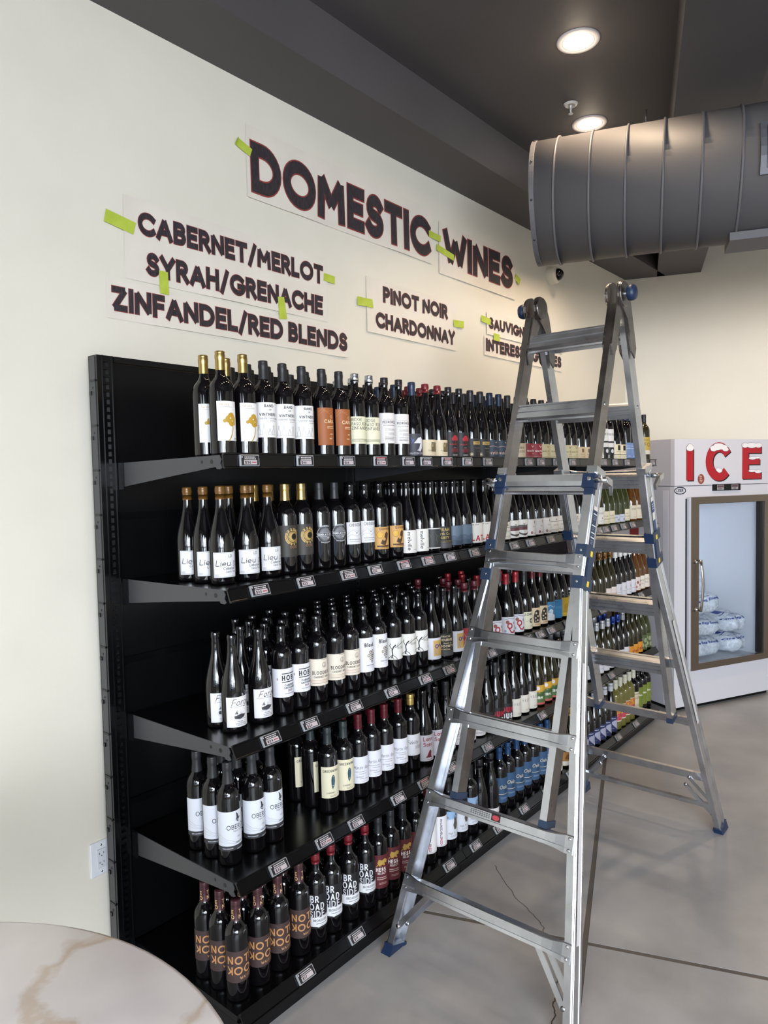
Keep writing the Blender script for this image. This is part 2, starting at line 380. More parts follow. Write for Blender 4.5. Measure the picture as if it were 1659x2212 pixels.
for k in range(3):
    xa = X0 + SEC*k + 0.002; xb = X0 + SEC*(k+1) - 0.002
    zz = [0.0, 0.60, 1.11, 1.62, 2.15]
    for i in range(4):
        b = loc_(MB(), FO).use(M_BLK2); b.box(xa, xb, YB + 0.012, YB + 0.030, zz[i] + 0.002, zz[i+1] - 0.002); b.build('back_panel', fr)
    for i in range(1, 4):
        b = loc_(MB(), FO).use(M_BLK); b.box(xa, xb, YB + 0.002, YB + 0.014, zz[i] - 0.012, zz[i] + 0.012); b.build('panel_rail', fr)
    b = loc_(MB(), FO).use(M_BLK); b.box(xa, xb, YB - 0.004, YB + 0.034, 2.150, 2.170); b.build('top_cap', fr)
def rail(b, x0, x1, yt, zt, th):
    a = math.radians(th); dy, dz = -math.sin(a), -math.cos(a); ny, nz = -math.cos(a), math.sin(a)
    def P(d, n): return (yt + dy*d + ny*n, zt + dz*d + nz*n)
    prof = [P(-.003, 0), P(-.003, .010), P(.001, .010), P(.003, .004), P(.037, .004), P(.040, .009), P(.043, .009), P(.043, 0), P(.040, -.002), P(0, -.002)]
    b.prism(prof, 'x', x0, x1)
    return P
for s in range(5):
    for k in range(3):
        xa = X0 + SEC*k + 0.0015; xb = X0 + SEC*(k+1) - 0.0015
        if s < 4:
            zr = ZR[s]; o = (xa, YB - 0.012, zr)
            t = thing('shelf', o, 'black metal shelf with angled price rail, %s level, section %s' % (LVL[s], SEGN[k]), 'shelf', 'shelf boards of the gondola run')
            d = loc_(MB(), o).use(M_BLK); zf = zr + (YB - (YF + .008))*TILT
            d.prism([(YB - .012, zr), (YF + .008, zf), (YF + .006, zf - .020), (YF + .02, zf - .03), (YF + .03, zf - .018), (YB - .012, zr - .018)], 'x', xa + .003, xb - .003)
            d.build('deck', t)
            for e, xe in enumerate((xa, xb)):
                br = loc_(MB(), o).use(M_BRK); x1 = xe + .0025 if e == 0 else xe - .0025
                br.prism([(YB - .008, zr + .003), (YF + .015, zf + .001), (YF + .006, zf - .012), (YF + .011, zf - .024), (YF + .002, zf - .036), (YF + .012, zf - .041), (YF + .028, zf - .040), (YF + .034, zf - .034), (YF + .24, zr - .044), (YB - .008, zr - .082)], 'x', min(xe, x1), max(xe, x1))
                br.use(M_BLK)
                if e == 0:
                    for hy, hz, hr in ((YF + .10, zf - .018, .005), (YF + .052, zf - .018, .007), (YB - .03, zr - .015, .005)):
                        br.M = Matrix.Translation(-Vector(o)); br.loft([[(xe - .0006, hy + p[0], hz + p[1]) for p in disc(0, 0, hr, 12)], [(xe + .001, hy + p[0], hz + p[1]) for p in disc(0, 0, hr, 12)]])
                br.build('bracket', t)
            # hook plate hugging the slotted upright
            hk = loc_(MB(), o).use(M_BLK2); hk.box(xa - .004, xa - .0005, YB - .045, YB - .012, zr - .088, zr + .004); hk.build('bracket_hook', t)
            zt = zf + .004
        else:
            o = (xa, YB - .012, 0); zr = zf = 0.095
            t = thing('base_shelf', o, 'black base shelf with kick plate, section %s' % SEGN[k], 'shelf', 'base shelves of the gondola run')
            d = loc_(MB(), o).use(M_BLK); d.box(xa, xb, YF + .012, YB - .0005, zr - .02, zr); d.build('deck', t)
            kk = loc_(MB(), o).use(M_BLK2); kk.box(xa, xb, YF + .004, YF + .02, 0.0, zr - .021); kk.build('kick_plate', t)
            for xe in (xa, xb - .003):
                e_ = loc_(MB(), o).use(M_BLK2); e_.box(xe, xe + .003, YF + .02, YB - .012, 0.0, zr - .021); e_.build('end_plate', t)
            zt = zr + .008
        r_ = loc_(MB(), o).use(M_BLK); P = rail(r_, xa, xb, YF, zt, RTILT[s]); r_.build('price_rail', t)

# ---------------------------------------------------------------- price tags
TAGS = ["1.394:36 1.626:46 1.831:64 2.009:57 2.179:43 2.294:64 2.439:47 2.593:55 2.760:62 2.989:45 3.143:52 3.269:58 3.444:42 3.633:48 4.058:39 4.226:41 4.420:44 4.877:35",
"1.416:30 1.612:25 1.818:24 1.963:26 2.133:29 2.289:33 2.443:32 2.632:36 2.803:31 2.981:28 3.141:27 3.359:34 3.554:26 3.759:25 3.975:22 4.069:24 4.195:21 4.342:23 4.497:26",
"1.442:24 1.613:26 1.832:28 2.043:34 2.255:30 2.424:27 2.761:32 2.981:29 3.109:26 3.230:25 3.352:24 3.548:22 4.011:23 4.221:19 4.480:21 4.643:20",
"1.460:32 1.665:27 1.827:23 2.068:22 2.237:33 2.428:21 2.716:24 2.964:25 3.243:19 3.486:18 3.941:17 4.140:18 4.447:16 4.651:19",
"1.563:17 1.816:19 2.403:11 2.606:13 2.805:15 3.047:18 3.293:16 3.566:14 4.246:12 4.542:15"]
def ordn(n): return '%d%s' % (n, 'th' if 10 <= n % 100 <= 20 else {1: 'st', 2: 'nd', 3: 'rd'}.get(n % 10, 'th'))
M_TAGF = mat('#8b8d90', 0.35); M_TAGS = mat('#262427', 0.3); M_TAGW = mat('#b8aeb2', 0.5); M_TAGB = mat('#1a1a1c', 0.5); M_TAGR = mat('#9a3a48', 0.5); M_TAGT = mat('#d9d4d6', 0.5)
fb = MB().use(M_TAGF); fb.rbox(-.037, .037, -.0085, 0, -.0175, .0175, .0015); FR_ME = fb.mesh('tag_frame')
bym = {}
for s, row in enumerate(TAGS):
    zf = (ZR[s] + (YB - (YF + .008))*TILT + .004) if s < 4 else .103
    a = math.radians(RTILT[s]); n_ = row.split()
    for i, e in enumerate(n_):
        x, pr = e.split(':'); x = float(x)
        px = (x - X0) % SEC
        if px < .04: x += .04
        if px > SEC - .04: x -= .04
        if i and x - lastx < .078: x = lastx + .078
        lastx = x
        if x > X0 + 3*SEC - .04: continue
        c = Vector((x, YF - math.sin(a)*.0200 - math.cos(a)*.0045, zf - math.cos(a)*.0200 + math.sin(a)*.0045))
        red = pr in ('57', '47', '29', '31', '33')
        o = inst('price_tag', FR_ME, None, c, (a*-1.0, 0, 0))
        tag(o, 'grey electronic price tag reading $%s, %s from left on the %s rail' % (pr, ordn(i+1), LVL[s]), 'price tag', 'price tags clipped to the shelf rails')
        key = (pr, red)
        if key not in bym:
            b = MB().use(M_TAGS); Y = -.0088
            def rect(x0, x1, z0, z1, y): b.add([(x0, y, z0), (x1, y, z0), (x1, y, z1), (x0, y, z1)], [(0,1,2,3)])
            rect(-.033, .033, -.0145, .0145, Y)
            b.use(M_TAGW); rect(-.024, .026, -.0125, .001, Y - .0002)
            if red: b.use(M_TAGR); rect(-.024, .026, .008, .0138, Y - .0002)
            b.use(M_TAGT)
            random.seed(int(pr))
            for zz_ in (.0100, .0045):
                xx = -.022
                while xx < .02:
                    l = random.uniform(.002, .006); rect(xx, min(xx + l, .024), zz_ - .0012, zz_ + .0012, Y - .0004); xx += l + .0014
            rect(-.0318, -.029, .008, .0135, Y - .0003)
            b.use(M_TAGB); qs, wd = text2d('$' + pr, .0085, .2, .22)
            for q in qs: b.add([(-.020 + p.x, Y - .0005, -.0102 + p.y) for p in q], [(0,1,2,3)])
            if int(pr) % 3 == 0: 
                b.use(M_TAGR); rect(.006, .023, -.0075, -.0045, Y - .0004)
            bym[key] = b.mesh('tag_screen')
        inst('screen', bym[key], o)

# ---------------------------------------------------------------- bottles
random.seed(11)
def glassmat(name, col, rough=0.045, trans=0.0):
    m = mat(col, rough, 0.0, 0.6, 0, trans, 0.0).copy(); m.name = name; return m
GLASS = {'dark': glassmat('dark_wine_glass', '#0b090b'), 'olive': glassmat('olive_glass', '#2c2810', trans=0.25), 'green': glassmat('green_glass', '#39401a', trans=0.3),
         'amber': glassmat('amber_wine', '#6a4014', trans=0.35), 'pale': glassmat('pale_wine', '#8f8848', trans=0.45)}
def bord(H=.300, R=.0375): return [(0,.004),(R*.72,.002),(R*.9,0),(R*.985,.004),(R,.012),(R,.19),(R*.985,.2),(R*.93,.2105),(R*.8,.2215),(R*.62,.2295),(R*.47,.2365),(.0146,.248),(.0138,.262),(.0136,H-.024),(.0148,H-.021),(.0152,H-.015),(.0148,H-.009),(.0140,H-.007),(.0140,H),(0.0095,H),(.0001,H-.002)]
def burg(H=.298, R=.0398): return [(0,.004),(R*.72,.002),(R*.9,0),(R*.985,.004),(R,.012),(R,.112),(R*.985,.127),(R*.945,.142),(R*.87,.159),(R*.76,.176),(R*.63,.194),(R*.5,.213),(R*.415,.229),(.0149,.243),(.0142,.262),(.0139,H-.022),(.0150,H-.019),(.0154,H-.013),(.0150,H-.007),(.0142,H-.005),(.0142,H),(.0095,H),(.0001,H-.002)]
SHAPES = {'b': (bord(), .0375, .300), 'v': (bord(.312, .0395), .0395, .312), 'g': (burg(), .0398, .298)}
def shape_mesh(sh, gl, n=26):
    b = MB().use(GLASS[gl], True); b.lathe(SHAPES[sh][0], n); return b.mesh('bottle_glass')
def cap_prof(sh, zl, grow=.0011, screw=False):
    pr, R, H = SHAPES[sh]; import bisect
    def rad(z):
        for (r0, z0), (r1, z1) in zip(pr[4:], pr[5:]):
            if z0 <= z <= z1 and z1 > z0: return r0 + (r1-r0)*(z-z0)/(z1-z0)
        return pr[-3][0]
    if screw:
        p = [(rad(H-zl) + grow, H-zl), (.0156, H-zl+.004), (.0156, H-.022)]
        for i in range(4): p += [(.0158, H-.020+i*.004), (.0150, H-.018+i*.004)]
        return p + [(.0157, H-.002), (.0148, H+.0012), (.0001, H+.0012)]
    p = [(rad(H-zl) + grow, H-zl)]
    for z in (H-zl*.6, H-.027, H-.0235, H-.0205, H-.014, H-.008, H-.0045): p.append((max(rad(z), .0141) + grow, z))
    return p + [(.0148 + grow, H-.001), (.0136, H+.0012), (.0001, H+.0012)]
# label designs, millimetres; u to the right around the glass, v up from the label foot
#  key: shape, glass, cap(colour, length mm, screw, rough, metal), z0, width, height, paper, wording for the label, items
def T(s, x, y, h, c, w=.16, sl=0, ws=1.0, al='l', tr=.16): return ('t', s, x, y, h, c, w, sl, ws, al, tr)
def TL(x, y, n, h, c, ln): return ('lines', x, y, n, h, c, ln)
GOLD = ('#b39a63', 56, 0, .32, 1.0); BLKC = ('#1c1c1f', 58, 0, .45, 0); SILV = ('#b9bbbf', 30, 0, .25, 1.0); REDC = ('#6f1620', 34, 0, .38, .1); BUR = ('#55151f', 52, 1, .3, .3); GREN = ('#20282a', 58, 0, .4, 0); BLUC = ('#16273f', 55, 0, .4, .2)
REDS = ('#8f1822', 50, 0, .3, .2); WHC = ('#d9d8d4', 50, 1, .35, 0); WAX = ('#6b4a1d', 40, 0, .3, .2); NAVC = ('#27324a', 52, 0, .35, .2); BCAP = ('#1c3580', 45, 0, .3, .3); GCAP = ('#4a3b25', 0, 0, .3, 0); OFFW = ('#cfccb8', 52, 1, .4, 0); LGLD = ('#cdb06a', 42, 1, .3, .8); BRW = ('#4a2a2e', 60, 1, .35, .2)
D = {}
def tree(c): return [('disc', 8, 70, 13, c), ('disc', -2, 63, 11, c), ('disc', 17, 62, 11, c), ('disc', -15, 58, 5.5, c), ('disc', -8, 58, 4, c), ('disc', 8, 53, 11, c), ('disc', 20, 50, 5, c), ('disc', 4, 66, 2.4, '#e6e0d0'), ('disc', 12, 58, 2, '#e6e0d0'), ('poly', [(12,50),(13,35),(9,20),(3,8),(-3,0)], 3.2, c)]
D['vice'] = ('v', 'dark', GOLD, 46, 76, 116, '#e6e5e6', 'gold-capped wine bottle with white gold-tree label', tree('#b8912f') + [T('THE VICE', -30, 103, 5.5, '#b59a55', .14), TL(-26, 98, 1, 2, '#bcb4a0', 34), TL(16, 6, 2, 2.4, '#8a8a8a', 18)])
D['band'] = ('b', 'dark', BLKC, 60, 150, 108, '#e3e2e2', 'black-capped wine bottle with wide white lettered label', [T('BAND', -9, 93, 9, '#333036', .2), T('OF', 6, 83, 5.5, '#333036', .18), T('VINTNERS', -26, 66, 9.5, '#333036', .19), T('CABERNET SAUVIGNON', -28, 56, 5, '#777', .14), TL(10, 50, 1, 2.4, '#888888', 20), ('poly', [(-34,8),(-34,20),(-30,28),(-30,38),(-27,38),(-27,28),(-23,20),(-23,8)], .9, '#8b8b8b'), ('poly', [(-18,8),(-18,20),(-13,28),(-13,38),(-10,38),(-10,28),(-5,20),(-5,8)], .9, '#a8a8a8'), ('poly', [(2,8),(2,14),(6,20),(6,26),(9,26),(9,20),(13,14),(13,8)], .9, '#8b8b8b'), ('poly', [(18,8),(18,20),(21,28),(21,36),(24,36),(24,28),(27,20),(27,8)], .9, '#666666'), ('poly', [(-44,8),(32,8)], .6, '#9a9a9a')])
D['cara'] = ('b', 'dark', BLKC, 41, 76, 126, '#9a572b', 'black-capped wine bottle with burnt orange label', [T('CARA', -14, 74, 12, '#f0d9b0', .13), ('poly', [(10,96),(14,102),(18,96),(14,90),(10,96)], 1.2, '#e8c79a'), TL(-4, 62, 2, 3, '#e9c9a0', 34), TL(8, 36, 1, 3, '#f0dcc0', 12), T('BARS', 4, 20, 4.5, '#f0d9b0', .14), ('poly', [(-36,110),(-20,122),(0,112),(24,124)], .7, '#c98a55'), ('poly', [(-36,100),(-16,116),(8,106),(36,120)], .7, '#c98a55')])
D['ridge'] = ('b', 'dark', SILV, 49, 82, 97, '#dfdcbf', 'silver-capped wine bottle with cream text label', [T('RIDGE', -38, 80, 11.5, '#3c3a2c', .12), T('PASO ROBLES', -38, 65, 11.5, '#3c3a2c', .12, ws=.9), T('ZINFANDEL', -38, 50, 11.5, '#3c3a2c', .12), TL(-38, 16, 3, 2.2, '#6d6a58', 74)])
D['pedr'] = ('b', 'dark', ('#1d171c', 26, 1, .3, 0), 54, 78, 113, '#e4e0df', 'dark-capped wine bottle with tall white rounded label', [T('PEDRONCELLI', -26, 74, 9, '#3a3638', .17, ws=.85), TL(-22, 86, 1, 2.2, '#8a8588', 46), TL(-24, 66, 1, 3, '#777277', 50), TL(-18, 52, 2, 2.4, '#8a8588', 44), ('ring', -12, 38, 3.5, 0.8, '#8a8588'), TL(-4, 38, 3, 2, '#8a8588', 30), TL(-18, 22, 3, 3, '#807a7d', 40)])
D['matt'] = ('g', 'dark', NAVC, 7, 84, 88, '#3a3b45', 'navy-capped wine bottle with slate label and white bird', [('blob', [(-6,20),(8,30),(14,46),(2,54),(-16,50),(-6,60),(4,72),(18,76),(28,66),(30,48),(24,30),(14,18)], '#dcdbe0'), ('poly', [(-26,72),(-20,60),(-14,66),(-24,52)], 3, '#4a5fa0'), T('MATTHIASSON', -30, 8, 8, '#b9bac4', .14, ws=.8), TL(-30, 4, 1, 1.6, '#8a8b96', 26)])
D['fail'] = ('g', 'dark', REDC, 6, 88, 68, '#d6c7a8', 'red-capped wine bottle with plain tan label', [('rect', 4, 36, 20, 58, '#6d6044'), ('poly', [(5,57),(12,40),(19,57)], 1.5, '#c9bb9a'), T('FAILLA', -8, 22, 6, '#4d452f', .16, tr=.5), TL(4, 14, 1, 2, '#8a7c5c', 18)])
D['tree'] = ('g', 'dark', ('#15131a', 26, 1, .3, 0), 2, 92, 108, '#1c171a', 'black wine bottle with dark label and red tree', [('disc', 4, 84, 11, '#a3242e'), ('disc', -5, 79, 8, '#a3242e'), ('disc', 13, 79, 8, '#a3242e'), ('poly', [(4,80),(4,64)], 2.4, '#a3242e'), T('RUSSIAN', -22, 54, 6, '#a3242e', .2), TL(-4, 42, 1, 3, '#8a8388', 12), ('rect', -16, 22, 24, 40, '#5c1a22'), TL(-10, 14, 2, 2, '#b9b3b6', 26)])
D['twom'] = ('g', 'dark', ('#1c1b20', 50, 0, .4, 0), 5, 92, 82, '#2a2a2c', 'black-capped wine bottle with black label and gold bar', [('rect', -14, 40, 56, 70, '#b89a58'), T('TWOM', -4, 60, 6, '#2a2418', .18), ('ring', -22, 14, 8, 2, '#b9a468'), ('disc', -22, 14, 4, '#d8d2c0'), TL(-4, 40, 1, 2.2, '#9a9488', 26), TL(4, 26, 1, 1.8, '#7a766c', 18), ('rect', -42, 44, 0, 4, '#7a2630')])
D['love'] = ('g', 'dark', BLUC, 10, 92, 74, '#2c3a4b', 'blue-capped wine bottle with navy script label', [('poly', [(-44,42),(-10,48),(20,42),(44,46)], 2, '#b48a80'), T('lovela', -40, 10, 18, '#e4b59a', .09, .3), TL(4, 62, 1, 5, '#c8b46a', 8)])
D['cc'] = ('g', 'dark', BLKC, 6, 84, 70, '#c9b79a', 'wine bottle with tan label lettered with one capital', [T('Cana', -30, 44, 14, '#4a3f30', .1), TL(-24, 34, 3, 3, '#7c6e58', 40)])
D['wred'] = ('g', 'dark', BLKC, 8, 96, 68, '#8f2b33', 'wine bottle with brick-red label', [('poly', [(4,58),(12,50),(22,58)], 3, '#e8d6d0'), T('WALTER', -22, 28, 9, '#f0e4df', .17), TL(6, 20, 2, 2, '#d9b8b4', 26), TL(-30, 6, 1, 2, '#d9b8b4', 60)])
D['walt'] = ('g', 'dark', BLKC, 8, 96, 68, '#c9bc94', 'wine bottle with straw-coloured label', [('poly', [(4,58),(12,50),(22,58)], 3, '#7a6f4e'), T('WALTER', -22, 28, 9, '#6d6346', .15), TL(6, 20, 2, 2, '#857a58', 26), TL(-30, 6, 1, 2, '#857a58', 60)])
D['tanw'] = ('g', 'dark', BLKC, 6, 96, 64, '#cdb592', 'wine bottle with buff label and crest', [('rect', -6, 8, 34, 54, '#6b5540'), T('KATO', -14, 20, 6, '#5c4a36', .15, tr=.4), TL(-12, 10, 1, 2, '#86725a', 30)])
D['crm'] = ('g', 'dark', ('#18171a', 26, 0, .35, 0), 10, 90, 82, '#d6cdc2', 'wine bottle with pale cream label', [TL(-28, 54, 1, 4, '#6d655c', 50), ('disc', 8, 66, 4, '#7a6f62'), TL(-10, 38, 2, 2.2, '#8d857a', 36), TL(-20, 14, 2, 2, '#9d958a', 46)])
D['assy'] = ('b', 'dark', ('#141316', 30, 1, .3, 0), 30, 120, 150, '#17161a', 'wine bottle with tall black and white banded label', [('rect', -60, 60, 80, 150, '#dcd8d6'), T('ASSYRTIKO', -50, 112, 14, '#3a3839', .12, ws=.8), ('rect', -60, 60, 44, 70, '#d8d4d2'), ('disc', 4, 22, 12, '#d3d3d6'), ('poly', [(-60,75),(60,75)], 3, '#26252a')])
D['crsq'] = ('g', 'dark', BLKC, 8, 92, 86, '#ded2b2', 'wine bottle with cream label and black square', [('rect', -8, 14, 50, 80, '#1d1a16'), TL(-20, 40, 1, 3, '#6d624c', 40), ('rect', -46, 46, 22, 26, '#2a251c'), TL(-20, 10, 1, 3, '#8a7e62', 36)])
D['blu'] = ('b', 'dark', NAVC, 12, 110, 96, '#6f87b4', 'wine bottle with periwinkle blue label', [('rect', -50, 50, 74, 77, '#aebcd8'), TL(-24, 60, 1, 4, '#dfe6f2', 44), TL(-10, 12, 1, 3, '#dfe6f2', 30)])
D['ylw'] = ('b', 'olive', ('#121114', 50, 0, .35, 0), 40, 110, 112, '#b59d4a', 'olive wine bottle with mottled yellow label', [('rect', -55, 55, 0, 26, '#c9c3b2'), T('FOLLY', -30, 50, 26, '#6d5f28', .14), TL(-30, 96, 2, 4, '#8a7a3a', 50)])
# second shelf
D['lieu'] = ('g', 'dark', WAX, 22, 84, 76, '#e4e3e6', 'bronze-capped wine bottle with white handwritten label', [('frame', 2.5, .5, '#4a4a4c'), T('Lieu', -34, 34, 18, '#17171a', .11, .16, 1.5), T('Dit', 26, 33, 15, '#17171a', .1, .16), T('LD', 8, 60, 9, '#17171a', .12, .1), T('Cabernet Franc', -10, 23, 9, '#26262a', .12, .16, .9), T('Santa Ynez', -2, 14, 7, '#26262a', .1, .16, .8), T('2022', -37, 5, 5, '#8a8a8c', .12)])
D['ocre'] = ('b', 'dark', GOLD, 58, 118, 104, '#37342f', 'gold-capped wine bottle with charcoal label and gold ring', [('disc', 0, 66, 29, '#bb9a5c'), ('ring', 0, 66, 25, 1.2, '#5c4420'), ('ring', 0, 66, 20, 2.4, '#3a2a18'), ('ring', 0, 66, 15, 1, '#5c4420'), ('disc', 6, 66, 11, '#120f0c'), T('OCRE', -12, 28, 8, '#b07a58', .13, tr=.3), TL(6, 20, 6, 1.4, '#5c5650', 16)])
D['gund'] = ('b', 'dark', BLKC, 84, 74, 74, None, 'black-capped wine bottle printed with grey round seal', [('disc', -6, 37, 33, '#26262a'), ('ring', -6, 37, 32, 1.5, '#9a9a9e'), ('ring', -6, 37, 23, 1, '#8a8a8e'), ('disc', -6, 37, 21, '#77777c'), T('SONOMA', -22, 62, 6, '#c9c9cc', .18, ws=.8), ('rect', -40, 40, 30, 42, '#1b1b1e'), ('poly', [(-40,42),(40,42)], 1, '#b9b9bc'), ('poly', [(-40,30),(40,30)], 1, '#b9b9bc'), T('GUNDLACH BUN', -36, 32.5, 7, '#e2e2e4', .17, ws=.72), T('1858', 0, 22, 4, '#dcdcde', .16), TL(-24, 8, 1, 4, '#a9a9ac', 36)])
D['obsi'] = ('b', 'dark', GCAP, 74, 78, 80, '#dcdbdc', 'wine bottle with white contour-line label', [T('OBSIDIAN', -28, 64, 11, '#232325', .13), ('poly', [(-38,34),(-24,46),(-14,52),(2,40),(14,48),(38,30)], .7, '#77777a'), ('poly', [(-38,26),(-20,36),(4,28),(20,38),(38,24)], .7, '#77777a'), ('poly', [(-38,40),(-18,58),(4,46),(20,54),(38,40)], .5, '#99999c'), ('disc', 0, 40, 1.8, '#111'), TL(-28, 16, 1, 3, '#6a6a6d', 50), TL(-26, 8, 1, 2.4, '#8a8a8d', 40)])
D['quiv'] = ('b', 'dark', GCAP, 42, 76, 84, '#cf9f5c', 'wine bottle with mustard illustrated label', [('disc', -14, 54, 13, '#d9a93f'), ('ring', -14, 54, 13, 1, '#6b4a24'), T('QUIVIRA', -16, 72, 9, '#5a2f22', .2), ('blob', [(-12,20),(-6,34),(4,44),(8,60),(16,66),(26,58),(20,40),(14,26),(8,14)], '#4d3320'), ('disc', 4, 38, 6, '#c89a5a'), ('rect', -26, 30, 8, 14, '#4a2b20'), TL(-14, 4, 1, 2.4, '#5a3a28', 40)])
D['melv'] = ('g', 'dark', GCAP, 12, 80, 90, '#e6e3de', 'wine bottle with white label and vertical wordmark', [('vt', 'melville', -18, 82, 17, '#1d1d20', .13), TL(12, 12, 1, 2, '#77777a', 18)])
D['hors'] = ('g', 'dark', GCAP, 16, 130, 84, '#383b3d', 'wine bottle with wide charcoal wrap label', [('rect', -65, 65, 80, 84, '#dcdcd8'), ('rect', -65, 65, 0, 4, '#dcdcd8'), ('poly', [(-44,56),(-38,44),(-40,30),(-32,24),(-34,16)], .7, '#8d9092'), ('poly', [(-40,56),(-28,62),(-20,52),(-26,44),(-30,34)], .7, '#8d9092'), ('poly', [(0,62),(8,50),(20,52),(34,44),(38,30),(32,18)], .7, '#8d9092'), ('poly', [(8,50),(4,36),(12,28),(8,20)], .7, '#8d9092')])
D['syra'] = ('g', 'dark', GCAP, 10, 110, 92, '#23211f', 'wine bottle with black block-lettered label', [T('SYRAH', -48, 72, 14, '#b59a58', .2), T('North Co', -48, 56, 11, '#b59a58', .18), T('SOCIETY', -48, 40, 10, '#b59a58', .22), TL(-40, 30, 2, 3, '#8a7748', 60), ('rect', -54, 54, 2, 22, '#4b4b4d')])
D['hill'] = ('g', 'dark', GCAP, 16, 84, 84, '#66788a', 'wine bottle with misty blue-grey hills label', [('blob', [(-42,0),(-42,34),(-20,44),(0,36),(20,46),(42,38),(42,0)], '#4f6175'), ('blob', [(-42,0),(-42,18),(-14,26),(10,18),(42,24),(42,0)], '#3f5064')])
D['latl'] = ('g', 'dark', GCAP, 14, 88, 88, '#dcd8d0', 'wine bottle with off-white label and big red letters', [T('LATO', -34, 8, 26, '#b01e2c', .2), T('2016 Syrah', -36, 78, 6, '#57534e', .15)])
D['swir'] = ('g', 'dark', GCAP, 10, 90, 84, '#dcd7cf', 'wine bottle with white label and grey wave drawing', [('blob', [(-45,46),(-36,60),(-18,56),(0,66),(20,58),(45,68),(45,46)], '#54504e'), ('blob', [(-45,58),(-20,66),(6,60),(45,72),(45,66),(10,56),(-20,60)], '#dcd7cf'), ('rect', -45, 45, 34, 48, '#5c2c30'), ('blob', [(-38,28),(-20,12),(6,6),(30,14),(40,28),(20,18),(-6,16)], '#3f3b3a'), ('disc', 6, 26, 9, '#c9c2b9')])
D['rdot'] = ('g', 'dark', BLKC, 10, 88, 80, '#d8d2cc', 'wine bottle with ivory label and dark red seal', [('disc', -6, 14, 6.5, '#7a1f33'), ('disc', -6, 14, 2, '#d8d2cc'), ('poly', [(12,62),(16,72),(10,66),(16,58)], 2.2, '#3a3436'), T('Faro', 0, 40, 7, '#6a6264', .12, .2), TL(6, 12, 2, 2, '#a05a64', 24)])
D['pal'] = ('g', 'olive', WHC, 16, 88, 96, '#dcd8d2', 'olive wine bottle with tall white label', [TL(-20, 64, 2, 3, '#777', 36), ('disc', 8, 34, 4, '#a85a5a'), TL(-10, 18, 1, 2.4, '#888888', 26)])
D['gcrm'] = ('g', 'green', WHC, 14, 88, 72, '#d8cfb4', 'green wine bottle with cream lettered label', [T('GEWURZ', -30, 40, 7, '#7a6f52', .14), TL(-22, 28, 2, 3, '#8a7f62', 44), TL(-12, 10, 1, 2, '#9a9072', 30)])
D['ggrn'] = ('g', 'green', WHC, 12, 92, 46, '#c3c6d4', 'green wine bottle with low silver-blue label', [('frame', 2.5, .6, '#5a6076'), T('NV', 0, 10, 12, '#4a5068', .13), T('Regular', -26, 28, 6, '#4a5068', .14, .2)])
D['ambr'] = ('g', 'amber', GCAP, 16, 88, 86, '#d6cab4', 'amber wine bottle with sandy label', [T('IXSIR', -24, 58, 12, '#5c5244', .12), TL(-14, 12, 1, 2.4, '#8d8270', 30)])
# third shelf
D['forg'] = ('g', 'dark', GCAP, 18, 86, 92, '#e2e0e2', 'wine bottle with white engraved ship label', [('frame', 3, .35, '#b9b6b0'), T('Forge', -26, 66, 20, '#232326', .09, .35, 1.2), TL(-30, 62, 1, 2, '#8d8a8c', 40), ('blob', [(-16,26),(-18,34),(-8,36),(4,40),(22,36),(16,28),(0,24)], '#3b3b40'), ('poly', [(-8,34),(-8,52)], .9, '#3b3b40'), ('poly', [(4,38),(4,48)], .9, '#3b3b40'), ('blob', [(-16,40),(-10,50),(-4,40)], '#6d6d72'), ('poly', [(-20,24),(-6,22),(8,25),(22,23)], .8, '#55555a'), T('WILLOW', -8, 15, 3.4, '#333', .2), TL(-14, 10, 1, 3, '#98969a', 34), T('Cabernet Franc', -12, 4.5, 4.5, '#444', .1, .3, .8)])
D['hobo'] = ('b', 'dark', GCAP, 60, 118, 96, '#dfdee4', 'wine bottle with white label under bold barred wordmark', [('rect', -20, 44, 78, 81, '#17171a'), T('HOBO', -20, 56, 18, '#17171a', .2, ws=.75, tr=.22), ('rect', -20, 44, 50, 53, '#17171a'), T('CABERNET', -12, 37, 7, '#1d1d20', .2, ws=.8), T('SAUVIGNON', -13, 28, 7, '#1d1d20', .2, ws=.75), T('2022', 0, 19, 6.5, '#6d2a34', .2), TL(-12, 11, 1, 3, '#77757c', 38), T('8', -38, 58, 8, '#8a5a62', .16)])
D['bloo'] = ('b', 'dark', GCAP, 60, 108, 92, '#dcd2c2', 'wine bottle with parchment label and anchor seal', [T('BLOODROOT', -30, 38, 12.5, '#2b2522', .16, ws=.72), TL(2, 88, 1, 2, '#6a5f55', 30), ('ring', 16, 70, 9, 1, '#3a322c'), ('poly', [(16,76),(16,64),(11,67)], 1, '#3a322c'), ('poly', [(16,64),(21,67)], 1, '#3a322c'), T('CABERNET SAUV', -24, 27, 6.5, '#3a322c', .16, ws=.75), ('rect', -54, 54, 18, 19, '#b06a58'), ('rect', -54, 54, 14, 14.6, '#c99a88'), TL(-30, 8, 1, 2.4, '#a88a7c', 70)])
